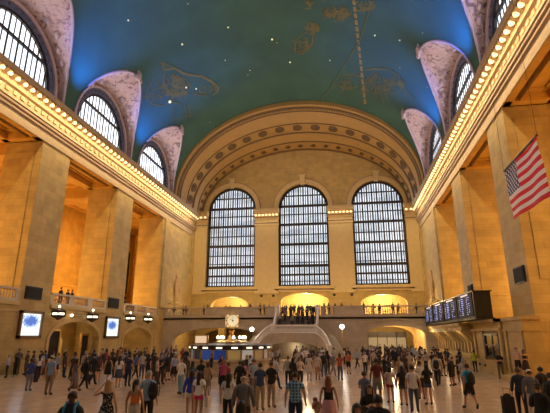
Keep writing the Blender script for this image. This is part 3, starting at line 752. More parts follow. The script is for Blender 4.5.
# ------------------------------------------------------------------ information booth and clock
KX, KY = -9.45, 36.5
kb = empty('information_booth', (KX, KY, 0)); kb.scale = (.89, .89, 1); tag(kb, 'round marble and brass information booth in the middle of the concourse', 'booth')
NK = 18
def ngon(r, n=12, o=0): return [(r*math.cos(2*PI*(k+o)/n), r*math.sin(2*PI*(k+o)/n)) for k in range(n)]
m = MB(); m.lathe([(3.75, 0), (3.75, .3), (3.6, .35), (3.6, 1.0), (3.8, 1.05), (3.8, 1.15), (3.4, 1.16)], n=NK); m.build('counter', MARBLE, kb)
m = MB(); m.lathe([(3.5, 1.86), (3.72, 1.88), (3.72, 2.14), (3.78, 2.18), (3.6, 2.22), (1.2, 2.34), (.4, 2.4)], n=NK); m.build('canopy', BRONZE, kb)
for k in range(NK):
    m = MB(); a = 2*PI*k/NK; m.box(3.5*math.cos(a)-.07, 3.5*math.cos(a)+.07, 3.5*math.sin(a)-.07, 3.5*math.sin(a)+.07, 1.15, 1.88); m.build('post', BRASS, kb)
pcols = {9: (.25, .22, .12), 10: (.28, .42, .52), 11: (.03, .03, .04), 12: (.03, .08, .34), 13: (.02, .05, .25), 14: (.35, .24, .08), 15: (.5, .48, .44), 16: (.3, .2, .08), 17: (.38, .33, .25)}
sgn = emit('booth_sign', (1, .85, .6), 1.6)
for k in range(NK):
    a0, a1 = 2*PI*k/NK, 2*PI*(k+1)/NK
    for (r0, z0, z1, nm, mt, ins) in [(3.42, 1.18, 1.84, 'poster_pane', None, .08), (3.74, 1.96, 2.07, 'sign_strip', sgn, .3)]:
        P0 = Vector((r0*math.cos(a0), r0*math.sin(a0), 0)); P1 = Vector((r0*math.cos(a1), r0*math.sin(a1), 0)); A = P0.lerp(P1, ins); B_ = P0.lerp(P1, 1-ins); nn = ((A+B_)*.5).normalized()*.03
        m = MB(); m.add([A+Vector((0, 0, z0)), B_+Vector((0, 0, z0)), B_+Vector((0, 0, z1)), A+Vector((0, 0, z1)), A+nn+Vector((0, 0, z0)), B_+nn+Vector((0, 0, z0)), B_+nn+Vector((0, 0, z1)), A+nn+Vector((0, 0, z1))], [(0, 1, 2, 3), (4, 7, 6, 5), (0, 4, 5, 1), (3, 2, 6, 7), (0, 3, 7, 4), (1, 5, 6, 2)])
        if mt is None:
            pc = pcols.get(k, (.3, .25, .2)); mt = emit('booth_poster', pc, .35, pc)
        m.build(nm, mt, kb)
m = MB(); m.box(-2.9, -1.6, -1.7, -1.6, 2.26, 2.95); pf = m.build('rooftop_panel', BRASS, kb); m = MB(); m.box(-2.75, -1.75, -1.74, -1.7, 2.34, 2.87); m.build('rooftop_poster', emit('poster_cream', (1, .75, .5), .5), pf)
m = MB(); m.lathe([(1.5, 2.3), (1.55, 2.4), (1.3, 2.5), (.5, 2.55), (.35, 2.7), (.22, 2.9), (.18, 3.1), (.3, 3.3)], (.1, 0, 0), 16); m.build('brass_pedestal', BRASS, kb)
for k in range(8):
    a = 2*PI*(k+.5)/8; r_ = 1.25; m = MB(); m.lathe([(.1, 0), (.04, .08), (.035, .2)], (r_*math.cos(a)+.1, r_*math.sin(a), 2.45), 6); o = m.build('lamp_stem', BRASS, kb); m = MB(); m.ball((r_*math.cos(a)+.1, r_*math.sin(a), 2.76), .13); m.build('lamp_globe', GLOBE, o, smooth=True)
ck = empty('four_faced_clock', (KX+.09, KY, 4.05)); ck.scale = (.84, .84, .86); tag(ck, 'brass four-faced ball clock on top of the information booth', 'clock')
m = MB(); m.ball((0, 0, 0), .58, n=16, m=10); m.lathe([(.3, -.72), (.34, -.6), (.2, -.5)], n=12); m.lathe([(.2, .5), (.16, .62), (.07, .7), (.1, .78), (.02, .95)], n=12); m.build('brass_body', BRASS, ck, smooth=True)
FACE = emit('opal_clock_face', (1, .88, .52), .55)
for k in range(4):
    a = R(-90-TH*57.3*0+22+90*k); dr = Vector((math.cos(a), math.sin(a), 0)); tn = Vector((-dr.y, dr.x, 0)); zz = Vector((0, 0, 1))
    fn = lambda r, q, d: dr*(.5+d) + tn*r*math.cos(q) + zz*r*math.sin(q)
    m = MB(); m.prism(ngon(1, 24), lambda p, d: tuple(dr*(.5+d)+tn*p[0]*.56+zz*p[1]*.56), -.2, .06); o = m.build('clock_face', FACE, ck)
    m = MB()
    m.prism([(-.03, -.05), (.03, -.05), (.02, .42), (-.02, .42)], lambda p, d: tuple(dr*(.5+d)+tn*p[0]+zz*p[1]), .07, .08)
    m.prism([(0, -.03), (.3, .12), (.3, .16), (0, .03)], lambda p, d: tuple(dr*(.5+d)+tn*-p[0]+zz*p[1]), .08, .09)
    for h in range(12):
        q = h*PI/6; c_, s_ = math.cos(q), math.sin(q)
        m.prism([(c_*.43-s_*.015, s_*.43+c_*.015), (c_*.52-s_*.015, s_*.52+c_*.015), (c_*.52+s_*.015, s_*.52-c_*.015), (c_*.43+s_*.015, s_*.43-c_*.015)], lambda p, d: tuple(dr*(.5+d)+tn*p[0]+zz*p[1]), .065, .075)
    m.build('clock_hands', BLACK, o)
    m = MB(); 
    ring = [tuple(dr*.57+tn*.58*math.cos(2*PI*j/24)+zz*.58*math.sin(2*PI*j/24)) for j in range(25)]
    m.tube(ring, .045, 6, cap=False); m.build('face_rim', BRASS, o)

# desk on the left
dk = empty('wooden_desk', (-23.6, 33.6, 0)); tag(dk, 'brown wooden desk near the left wall under the large advertising screen', 'desk')
m = MB(); m.box(-.9, .9, -.4, .4, 1.05, 1.12); m.build('desk_top', WOOD, dk); m = MB(); m.box(-.85, .85, -.36, -.3, 0, 1.05); m.box(-.85, -.8, -.36, .36, 0, 1.05); m.box(.8, .85, -.36, .36, 0, 1.05); m.build('desk_front', WOOD, dk)
# handrail on right
hr = empty('brass_handrail', (13.1, 30, 0)); tag(hr, 'brass handrail at the right edge in front of the golden wall', 'handrail')
m = MB(); m.tube([(0, 4.4, 1.75), (0, -8, 1.75)], .05, 8); m.build('rail', BRASS, hr)
for y in (4.2, 1, -3, -7): m = MB(); m.tube([(0, y, .0), (0, y, 1.75)], .035, 6); m.build('rail_post', BRASS, hr)
pl = empty('stone_plinth', (12.2, 33.7, 0)); 
bpy.data.objects.remove(pl)
m = MB(); m.box(10.2, 11.1, 30.6, 34.2, 0, .35); o = m.build('stone_step', STONE); tag(o, 'low stone step at the foot of the near right pillar', 'step')

# ------------------------------------------------------------------ flag
fl = empty('hanging_flag', (0, 0, 0)); tag(fl, 'large American flag with stars and stripes hanging high at the right', 'flag')
P_tl = at_x(537, 136, 10.4); P_bl = at_x(504, 172, 10.5)   # hoist/top edges
P_tr = at_x(551, 196, 10.4); P_br = at_x(513, 220, 10.5)
def flag_mat():
    m, t, b = nt('flag_fabric'); uv = N(t, 'ShaderNodeUVMap'); sp = N(t, 'ShaderNodeSeparateXYZ'); t.links.new(uv.outputs[0], sp.inputs[0])
    def M(op, a, b_=None):
        n = N(t, 'ShaderNodeMath', operation=op)
        for i, x in enumerate((a, b_)):
            if x is None: continue
            if isinstance(x, (int, float)): n.inputs[i].default_value = x
            else: t.links.new(x, n.inputs[i])
        return n.outputs[0]
    u, v = sp.outputs['X'], sp.outputs['Y']   # u across the stripes, v along them (0 = canton end)
    stripe = M('LESS_THAN', M('MODULO', M('MULTIPLY', u, 13.), 2.), 1.)
    canton = M('MULTIPLY', M('LESS_THAN', u, 7/13), M('LESS_THAN', v, .40))
    a = M('MULTIPLY', u, 13/7*9/2); c = M('MULTIPLY', v, 11/2/.40)
    def dots(da, dc):
        fa = M('SUBTRACT', M('FRACT', M('ADD', a, da)), .5); fc = M('SUBTRACT', M('FRACT', M('ADD', c, dc)), .5)
        return M('LESS_THAN', M('ADD', M('MULTIPLY', fa, fa), M('MULTIPLY', fc, fc)), .06)
    star = M('MAXIMUM', dots(0, 0), dots(.5, .5))
    m1 = N(t, 'ShaderNodeMix', data_type='RGBA'); m1.inputs['A'].default_value = (.9, .82, .80, 1); m1.inputs['B'].default_value = (.75, .008, .02, 1); t.links.new(stripe, m1.inputs['Factor'])
    m2 = N(t, 'ShaderNodeMix', data_type='RGBA'); m2.inputs['A'].default_value = (.012, .025, .13, 1); m2.inputs['B'].default_value = (.7, .68, .72, 1); t.links.new(star, m2.inputs['Factor'])
    m3 = N(t, 'ShaderNodeMix', data_type='RGBA'); t.links.new(canton, m3.inputs['Factor']); t.links.new(m1.outputs['Result'], m3.inputs['A']); t.links.new(m2.outputs['Result'], m3.inputs['B'])
    t.links.new(m3.outputs['Result'], b.inputs['Base Color']); b.inputs['Roughness'].default_value = .7
    return m
# u: 0..1 across stripes, from the upper-right long edge; v along the stripes
Vv = []; Uv = []; NU, NW = 26, 40
# corners of the cloth in the image: top (537,136), left (504,172), bottom (513,220), right-bottom (551,196)
for i in range(NU+1):
    for j in range(NW+1):
        u, v = i/NU, j/NW
        # stripes run from the left/canton side up to the right edge
        A0, A1 = P_bl, P_tl     # stripe 0 from canton end to fly end
        B0, B1 = P_br, P_tr
        p = (A0*(1-v)+A1*v)*(1-u) + (B0*(1-v)+B1*v)*u
        nrm = (P_tl-P_bl).cross(P_br-P_bl).normalized()
        Vv.append(p + nrm*(.05*math.sin(v*11+u*2)+.03*math.sin(u*9+v*3)))
        Uv.append((u, v))
fm = bpy.data.meshes.new('cloth'); fcs = [(i*(NW+1)+j, (i+1)*(NW+1)+j, (i+1)*(NW+1)+j+1, i*(NW+1)+j+1) for i in range(NU) for j in range(NW)]
fm.from_pydata([tuple(p) for p in Vv], [], fcs); uvl = fm.uv_layers.new(name='UVMap')
for lp in fm.loops: uvl.data[lp.index].uv = Uv[lp.vertex_index]
fm.materials.append(flag_mat()); fm.polygons.foreach_set('use_smooth', [True]*len(fm.polygons))
fo = bpy.data.objects.new('cloth', fm); COL.objects.link(fo); fo.parent = fl
sd = fo.modifiers.new('t', 'SOLIDIFY'); sd.thickness = .02
m = MB(); m.tube([P_tl+Vector((0, 0, .05)), P_bl+Vector((0, 0, .05))], .06, 8); m.build('pole', BRONZE, fl)
m = MB(); m.tube([P_tl, Vector((P_tl.x, P_tl.y, 37.))], .012, 4); m.tube([P_bl, Vector((P_bl.x, P_bl.y, 33))], .012, 4); m.build('cable', BRONZE, fl)

# ------------------------------------------------------------------ painted figures on the vault
def hit(u, v):
    d = ray(u, v); a = (d.x/VA)**2+(d.z/VB)**2; ox, oz = (CAM.x-CX)/VA, (CAM.z-VZ)/VB
    b = 2*(ox*d.x/VA+oz*d.z/VB); c = ox*ox+oz*oz-1; t_ = (-b+math.sqrt(b*b-4*a*c))/(2*a); p = CAM+d*t_
    n_ = Vector(((CX-p.x)/VA**2, 0, (VZ-p.z)/VB**2)).normalized(); return p + n_*.06
GOLD = plain('faded_gold_paint', (.15, .15, .045), .6, noise=.3, scale=1); GOLD2 = plain('gold_line_paint', (.30, .24, .07), .6, noise=.3, scale=1); GOLD3 = plain('pale_olive_paint', (.09, .14, .05), .6)
def strokes(mat, lst, name='painted_figure'):
    m = MB()
    for pts, w in lst:
        pts2 = []
        for a, b in zip(pts, pts[1:]):
            for k in range(4): pts2.append((a[0]+(b[0]-a[0])*k/4, a[1]+(b[1]-a[1])*k/4))
        pts2.append(pts[-1]); P = [hit(*q) for q in pts2]
        vs = []
        for i, p in enumerate(P):
            d = (P[min(i+1, len(P)-1)]-P[max(i-1, 0)]).normalized(); n_ = Vector(((CX-p.x)/VA**2, 0, (VZ-p.z)/VB**2)).normalized(); sd_ = d.cross(n_).normalized()*w/2
            vs += [p-sd_, p+sd_, p+sd_-n_*.03, p-sd_-n_*.03]
        m.add(vs, [(4*i, 4*i+1, 4*i+5, 4*i+4) for i in range(len(P)-1)] + [(4*i+2, 4*i+3, 4*i+7, 4*i+6) for i in range(len(P)-1)])
    return m.build(name, mat, ceiling)
def scribble(cx, cy, rx, ry, n, seed, w=.12):
    r_ = random.Random(seed); out = []
    for k in range(n):
        a = r_.uniform(0, 2*PI); q = r_.random()**.5; x, y = cx+rx*q*math.cos(a), cy+ry*q*math.sin(a); b = r_.uniform(0, PI); L = r_.uniform(2, 5)
        out.append(([(x, y), (x+L*math.cos(b), y+L*math.sin(b)), (x+L*1.5*math.cos(b+.7), y+L*1.5*math.sin(b+.7))], w))
    return out
strokes(GOLD, [([(162, 62), (164, 70), (175, 68), (183, 73), (191, 75), (202, 76), (211, 81), (218, 87), (217, 92), (212, 95)], .35), ([(162, 62), (176, 68), (186, 75)], .12), ([(164, 72), (163, 84), (168, 93), (178, 96), (184, 88)], .2),
               ([(153, 78), (148, 88), (146, 98), (152, 104), (163, 106), (170, 101), (180, 104)], .14), ([(156, 80), (160, 88), (152, 90), (150, 82)], .12), ([(184, 104), (186, 116), (191, 117), (188, 105)], .12), ([(174, 108), (172, 122)], .1), ([(192, 93), (200, 95), (208, 96)], .12)] + scribble(175, 85, 13, 11, 90, 1, .14) + scribble(210, 88, 7, 5, 8, 2, .18) + scribble(157, 97, 8, 7, 14, 3, .1))
strokes(GOLD, [([(295, 42), (295, 52), (303, 50), (312, 44), (314, 32)], .2), ([(308, 31), (300, 36), (295, 42)], .12), ([(322, 19), (330, 15), (350, 12)], .1), ([(308, 22), (318, 24), (318, 31), (308, 30), (308, 22)], .18)] + scribble(304, 44, 6, 6, 14, 5, .16) + scribble(313, 26, 5, 3, 10, 6, .2) + scribble(338, 11, 14, 6, 60, 7, .10) + scribble(365, 3, 9, 4, 14, 8, .18) + scribble(310, 2, 6, 3, 5, 9, .2))
strokes(GOLD, [([(366, 70), (376, 68), (390, 69), (399, 76), (404, 88), (416, 100)], .22), ([(342, 76), (352, 74), (362, 77)], .18), ([(340, 86), (350, 89), (358, 86)], .2), ([(386, 80), (384, 92), (390, 100)], .14), ([(380, 90), (384, 104)], .12)] + scribble(348, 82, 10, 7, 16, 10, .12) + scribble(378, 84, 16, 12, 70, 11, .10) + scribble(396, 80, 5, 6, 12, 12, .16))
strokes(GOLD2, [([(354+k*1.0*.72, 0+k*6.6), (354+(k+.7)*.72, (k+.7)*6.6)], .34) for k in range(0, 16)])
strokes(GOLD3, [([(373, 0), (360, 40), (342, 70), (320, 103)], .16)])
m = MB()
for (u, v, r_) in [(169.5, 101.5, .2), (186, 87, .12), (196, 88.5, .1), (182, 44, .1), (228, 27, .09), (272, 39, .12), (290, 62, .09), (250, 70, .06), (330, 60, .06), (400, 40, .07), (225, 60, .06), (128, 20, .08), (375, 35, .08)]:
    m.ball(tuple(hit(u, v)), r_)
m.build('star', emit('star_glow', (1, .9, .5), .7), ceiling)

# ------------------------------------------------------------------ people
SKIN = {k: plain('skin_'+k, c, .5, noise=.06) for k, c in dict(light=(.55, .33, .22), tan=(.42, .24, .15), brown=(.22, .11, .06), dark=(.09, .045, .03)).items()}
HAIRC = {k: plain('hair_'+k, c, .55, noise=.3, scale=30) for k, c in dict(black=(.012, .009, .008), brown=(.07, .035, .018), blonde=(.42, .27, .12), grey=(.30, .28, .26), white=(.5, .48, .44), red=(.2, .07, .03)).items()}
CM = {}
def cloth(c):
    key = tuple(c) if not isinstance(c, str) else c
    if key in CM: return CM[key]
    if isinstance(c, str): CM[c] = PAT[c](); return CM[c]
    CM[key] = plain('fabric', c, .8, noise=.12, scale=25); return CM[key]
def pat_plaid():
    m, t, b = nt('blue_plaid_fabric'); tc = N(t, 'ShaderNodeTexCoord'); ck_ = N(t, 'ShaderNodeTexBrick'); ck_.offset = 0; ck_.inputs['Scale'].default_value = 1; ck_.inputs['Brick Width'].default_value = .09; ck_.inputs['Row Height'].default_value = .09; ck_.inputs['Mortar Size'].default_value = .014
    ck_.inputs['Color1'].default_value = (.02, .07, .19, 1); ck_.inputs['Color2'].default_value = (.04, .14, .32, 1); ck_.inputs['Mortar'].default_value = (.25, .45, .62, 1)
    sp = N(t, 'ShaderNodeSeparateXYZ'); cb = N(t, 'ShaderNodeCombineXYZ'); t.links.new(tc.outputs['Object'], sp.inputs[0]); t.links.new(sp.outputs['X'], cb.inputs['X']); t.links.new(sp.outputs['Z'], cb.inputs['Y']); t.links.new(cb.outputs[0], ck_.inputs['Vector']); t.links.new(ck_.outputs['Color'], b.inputs['Base Color']); b.inputs['Roughness'].default_value = .8; return m
def pat_blobs(name, cols, scale, pos):
    def f():
        m, t, b = nt(name); tc = N(t, 'ShaderNodeTexCoord'); nz = N(t, 'ShaderNodeTexNoise'); nz.inputs['Scale'].default_value = scale; t.links.new(tc.outputs['Object'], nz.inputs['Vector'])
        cr = N(t, 'ShaderNodeValToRGB'); cr.color_ramp.interpolation = 'CONSTANT'; e = cr.color_ramp.elements; e[0].position = 0; e[0].color = c4(cols[0]); e[1].position = pos[0]; e[1].color = c4(cols[1])
        for p_, c_ in zip(pos[1:], cols[2:]): q = e.new(p_); q.color = c4(c_)
        t.links.new(nz.outputs['Fac'], cr.inputs[0]); t.links.new(cr.outputs[0], b.inputs['Base Color']); b.inputs['Roughness'].default_value = .8; return m
    return f
PAT = dict(plaid=pat_plaid, camo=pat_blobs('camouflage_fabric', [(.06, .06, .035), (.16, .14, .08), (.10, .085, .05), (.22, .19, .12)], 9, [.42, .5, .58]), bwprint=pat_blobs('black_white_print', [(.012, .012, .014), (.6, .58, .55)], 22, [.6]), floral=pat_blobs('floral_print', [(.5, .22, .08), (.3, .1, .05), (.6, .45, .3)], 16, [.45, .58]))

# skeleton: name -> (pos, rx, ry); facing -Y, figure's left is +X
def skeleton(pose):
    J = {}
    def j(n, p, rx, ry=None): J[n] = (Vector(p), rx, ry or rx)
    j('pelvis', (0, 0, .96), .155, .115); j('belly', (0, 0, 1.10), .14, .10); j('chest', (0, .005, 1.28), .165, .115); j('upper', (0, .01, 1.42), .12, .085); j('neck', (0, .01, 1.50), .055); j('jaw', (0, -.012, 1.575), .062, .072); j('skull', (0, 0, 1.655), .078, .094); j('crown', (0, .005, 1.725), .055, .07)
    legs = {'stand': ((0, 0), (0, 0)), 'fold': ((0, 0), (0, 0)), 'phone': ((0, 0), (0, 0)), 'raise': ((.05, 0), (-.03, 0)), 'walk': ((-.30, .05), (.26, .22)), 'talk': ((.04, 0), (-.03, 0)), 'bag': ((-.1, .02), (.1, .05))}[pose]
    for s, nm, (sw, lift) in ((1, 'l', legs[0]), (-1, 'r', legs[1])):
        j('hip'+nm, (s*.095, 0, .90), .10, .105); kn = (s*.105, sw*.55-.02, .50); j('knee'+nm, kn, .062)
        if sw > .2: an = (s*.105, sw*1.25, .20); toe = (s*.11, sw*1.25-.07, .06)
        else: an = (s*.105, sw*1.0+.03, .085); toe = (s*.13, sw*1.0-.13, .04)
        j('ankle'+nm, an, .042); j('toe'+nm, toe, .045, .035)
    A = {'stand': [((.25, .03, 1.13), (.27, -.04, .89))]*2, 'fold': [((.25, .0, 1.14), (.02, -.20, 1.16))]*2, 'phone': [((.23, .0, 1.13), (.10, -.27, 1.24))]*2, 'raise': [((.42, -.05, 1.30), (.28, -.18, 1.55)), ((.25, .03, 1.13), (.27, -.05, .89))],
         'walk': [((.24, .12, 1.15), (.25, .06, .91)), ((.24, -.06, 1.14), (.24, -.24, .96))], 'talk': [((.25, .02, 1.13), (.16, -.24, 1.10)), ((.25, .03, 1.13), (.26, -.06, .89))], 'bag': [((.25, .05, 1.13), (.27, .0, .88)), ((.24, -.02, 1.14), (.14, -.22, 1.28))]}[pose]
    for (el, wr), s, nm in ((A[0], 1, 'l'), (A[1], -1, 'r')):
        j('sh'+nm, (s*.165, .01, 1.415), .062, .06); e = Vector((s*el[0], el[1], el[2])); w = Vector((s*wr[0], wr[1], wr[2] + (.03 if pose == 'fold' and s < 0 else 0)))
        j('el'+nm, e, .043); j('wr'+nm, w, .027, .03); d = (w-e).normalized(); side = d.cross(Vector((s, .2, .1))).normalized()
        pm = w+d*.075; j('palm'+nm, pm, .036, .022)
        out = Vector((1, 0, 0)).cross(d); out = out.normalized() if out.length > .1 else Vector((0, 1, 0))
        for k in range(4):
            o_ = out*(.026-.0175*k); L = (.075, .085, .08, .06)[k]
            j('f%d%s' % (k, nm), pm+o_+d*.045, .0105); j('g%d%s' % (k, nm), pm+o_+d*(.045+L*.5)+Vector((-s*.006, 0, 0)), .0095); j('h%d%s' % (k, nm), pm+o_+d*(.04+L)+Vector((-s*.02, 0, 0)), .0075)
        j('t1'+nm, w+d*.05+out*.04+Vector((0, 0, 0)), .0125); j('t2'+nm, w+d*.09+out*.062, .010)
    E = [('pelvis', 'belly'), ('belly', 'chest'), ('chest', 'upper'), ('upper', 'neck'), ('neck', 'jaw'), ('jaw', 'skull'), ('skull', 'crown')]
    for nm in 'lr':
        E += [('pelvis', 'hip'+nm), ('hip'+nm, 'knee'+nm), ('knee'+nm, 'ankle'+nm), ('ankle'+nm, 'toe'+nm), ('upper', 'sh'+nm), ('sh'+nm, 'el'+nm), ('el'+nm, 'wr'+nm), ('wr'+nm, 'palm'+nm), ('wr'+nm, 't1'+nm), ('t1'+nm, 't2'+nm)]
        for k in range(4): E += [('palm'+nm, 'f%d%s' % (k, nm)), ('f%d%s' % (k, nm), 'g%d%s' % (k, nm)), ('g%d%s' % (k, nm), 'h%d%s' % (k, nm))]
    return J, E
MESHES = {}
def body_data(pose):
    J, E = skeleton(pose); names = list(J)
    me = bpy.data.meshes.new('body_'+pose); me.from_pydata([tuple(J[n][0]) for n in names], [(names.index(a), names.index(b)) for a, b in E], [])
    o = bpy.data.objects.new('tmp', me); COL.objects.link(o)
    sk = o.modifiers.new('s', 'SKIN'); sk.use_smooth_shade = True; sk.branch_smoothing = .3
    if not me.skin_vertices: me.attributes
    lay = me.skin_vertices[0] if me.skin_vertices else None
    if lay is None:
        bm = bmesh.new(); bm.from_mesh(me); bm.verts.layers.skin.verify(); bm.to_mesh(me); bm.free(); lay = me.skin_vertices[0]
    for i, n in enumerate(names): lay.data[i].radius = (J[n][1], J[n][2]); lay.data[i].use_root = (n == 'pelvis')
    sb = o.modifiers.new('u', 'SUBSURF'); sb.levels = 1; sb.render_levels = 1
    dg = bpy.context.evaluated_depsgraph_get(); ev = o.evaluated_get(dg); em = ev.to_mesh()
    V = np.array([v.co[:] for v in em.vertices]); NR = np.array([v.normal[:] for v in em.vertices]); FF = [tuple(p.vertices) for p in em.polygons]
    ev.to_mesh_clear(); bpy.data.objects.remove(o); bpy.data.meshes.remove(me)
    # nearest bone per face
    seg = []
    for a, b in E: seg.append((np.array(J[a][0]), np.array(J[b][0]), (a, b), (J[a][1]+J[b][1])/2))
    FC = np.array([V[list(f)].mean(0) for f in FF]); best = np.full(len(FF), 1e9); bi = np.zeros(len(FF), int); bt = np.zeros(len(FF))
    for i, (a, b, _, r_) in enumerate(seg):
        d = b-a; t_ = np.clip(((FC-a)@d)/(d@d), 0, 1); q = np.linalg.norm(FC-(a+t_[:, None]*d), axis=1)-r_*.8
        w = q < best; best[w] = q[w]; bi[w] = i; bt[w] = t_[w]
    return V, NR, FF, FC, [seg[i][2] for i in bi], bt
def sub_mesh(name, data, sel, off, close=None):
    V, NR, FF, FC, bn, bt = data
    fs = [FF[i] for i in range(len(FF)) if sel(bn[i], bt[i], FC[i])]
    used = sorted({v for f in fs for v in f}); mp = {v: k for k, v in enumerate(used)}
    vs = [tuple(V[v]+NR[v]*off) for v in used]
    me = bpy.data.meshes.new(name); me.from_pydata(vs, [], [tuple(mp[v] for v in f) for f in fs]); me.polygons.foreach_set('use_smooth', [True]*len(me.polygons)); me.update(); me.materials.append(BLACK)
    return me
def bone(b, *ks): return any(b[1].startswith(k) for k in ks)
def mesh_of(pose, kind):
    key = (pose, kind)
    if key in MESHES: return MESHES[key]
    if (pose, 'data') not in MESHES: MESHES[(pose, 'data')] = body_data(pose)
    D = MESHES[(pose, 'data')]
    torso = lambda b: b[1] in ('belly', 'chest', 'upper') or bone(b, 'hip') or bone(b, 'sh')
    if kind == 'body':
        m = MB(); m.v = [tuple(v) for v in D[0]]; m.f = list(D[2])
        m.ball((0, -.098, 1.625), .014, .022, .024, 6, 5)   # nose
        for s in (-1, 1): m.ball((s*.08, .01, 1.635), .012, .022, .032, 6, 5)   # ears
        me = bpy.data.meshes.new('body'); me.from_pydata(m.v, [], m.f); me.polygons.foreach_set('use_smooth', [True]*len(me.polygons)); me.materials.append(BLACK)
    elif kind == 'eyes':
        m = MB()
        for s in (-1, 1): m.ball((s*.032, -.083, 1.65), .011, .008, .007, 6, 4)
        m.ball((0, -.084, 1.583), .022, .007, .006, 6, 4)
        me = bpy.data.meshes.new('face'); me.from_pydata(m.v, [], m.f); me.materials.append(BLACK)
    elif kind == 'tee': me = sub_mesh('t', D, lambda b, t_, c: (torso(b) and c[2] > .93) or (b[1][:2] == 'el' and t_ < .62), .016)
    elif kind == 'long': me = sub_mesh('t', D, lambda b, t_, c: (torso(b) and c[2] > .90) or b[1][:2] == 'el' or (b[1][:2] == 'wr' and t_ < .93), .022)
    elif kind == 'tank': me = sub_mesh('t', D, lambda b, t_, c: torso(b) and .93 < c[2] < 1.39 and abs(c[0]) < .17, .010)
    elif kind == 'halter': me = sub_mesh('t', D, lambda b, t_, c: torso(b) and 1.10 < c[2] < 1.31, .012)
    elif kind == 'trousers': me = sub_mesh('t', D, lambda b, t_, c: (torso(b) and c[2] < 1.03) or b[1][:2] == 'kn' or (b[1][:2] == 'an'), .014)
    elif kind == 'shorts': me = sub_mesh('t', D, lambda b, t_, c: (torso(b) and c[2] < 1.03) or (b[1][:2] == 'kn' and t_ < .9), .020)
    elif kind == 'hotpants': me = sub_mesh('t', D, lambda b, t_, c: (torso(b) and c[2] < 1.03) or (b[1][:2] == 'kn' and t_ < .38), .014)
    elif kind == 'shoes': me = sub_mesh('t', D, lambda b, t_, c: b[1][:2] == 'to' or (b[1][:2] == 'an' and t_ > .96), .014)
    else:
        m = MB()
        if kind in ('skirt', 'dress', 'longdress'):
            zb = {'skirt': .56, 'dress': .52, 'longdress': .16}[kind]; n = 28; prof = [(.172, 1.03), (.19, .95), (.215, .82), (.235, .68), (.25, zb), (.235, zb)]
            for i, (r_, z) in enumerate(prof):
                for k in range(n): a = 2*PI*k/n; rr_ = r_*(1+(.05*math.sin(k*PI*2*7/n) if i > 1 else 0)); m.v.append((rr_*math.cos(a), rr_*.8*math.sin(a)+.0, z))
            m.f = [(i*n+k, i*n+(k+1) % n, (i+1)*n+(k+1) % n, (i+1)*n+k) for i in range(len(prof)-1) for k in range(n)]
        elif kind == 'cap':
            m.lathe([(.093, 0), (.095, .03), (.085, .075), (.05, .105), (.01, .112)], (0, .0, 1.67), 14, 1, 1.15); m.box(-.06, .06, -.19, -.09, 1.672, 1.685)
        else:   # hair styles: shell over the skull, open at the face
            nu, nv = 18, 10
            low = {'short': 1.61, 'bob': 1.52, 'longhair': 1.55, 'tail': 1.60, 'bald': 1.64, 'bun': 1.60}[kind]
            def hp(i, j):
                a = 2*PI*i; front = max(0, -math.sin(a)); zlo = low + (1.70-low)*min(1, front*1.45 if front > .35 else 0)
                if kind == 'bald': zlo = 1.60 + .12*front; 
                top_ = 1.775 if kind != 'bald' else 1.69
                z = zlo + (top_-zlo)*j; q = (z-1.665)/.112; r_ = math.sqrt(max(.0, 1-min(1, abs(q))**2.2)) if q > 0 else 1-.08*q*q
                r_ = max(r_, .02); return (.092*r_*math.cos(a), .008+.112*r_*math.sin(a), z)
            m.grid(hp, nu, nv)
            if kind == 'longhair': m.grid(lambda i, j: ((.10+.02*j)*math.cos(PI*(i)), .015+(.10+.015*j)*math.sin(PI*i)+.02*math.sin(i*20)*j*.4, 1.66-.40*j), 14, 8); m.grid(lambda i, j: ((.085+.02*j)*math.cos(PI*(i)), .01+(.075+.015*j)*math.sin(PI*i), 1.66-.40*j), 14, 8)
            if kind == 'bob': m.grid(lambda i, j: (.108*math.cos(PI*i*1.1-.15), .015+.11*math.sin(PI*i*1.1-.15), 1.68-.20*j), 14, 5)
            if kind == 'tail': m.tube([(0, .11, 1.70), (0, .16, 1.66), (0, .15, 1.52), (0, .13, 1.40)], [.03, .04, .045, .012], 8)
            if kind == 'bun': m.ball((0, .06, 1.79), .05)
        me = bpy.data.meshes.new(kind); me.from_pydata(m.v, [], m.f); me.polygons.foreach_set('use_smooth', [True]*len(me.polygons)); me.update(); me.materials.append(BLACK)
    MESHES[key] = me; return me
def part_of(pose, kind, name, mat, root, lab=None):
    me = mesh_of(pose if kind in ('body', 'tee', 'long', 'tank', 'halter', 'trousers', 'shorts', 'hotpants', 'shoes') else 'stand', kind)
    o = bpy.data.objects.new(name, me); COL.objects.link(o); o.parent = root
    o.material_slots[0].link = 'OBJECT'; o.material_slots[0].material = mat
    return o
NP_ = [0]
def free(x, y, d=.62): return all((x-a)**2+(y-b)**2 > d*d for a, b in PEOPLE)
PEOPLE = []
BLK, NAVY, WHT, GRY, DEN, KHA = (.012, .012, .014), (.015, .022, .055), (.78, .77, .76), (.13, .13, .14), (.07, .11, .18), (.28, .21, .12)
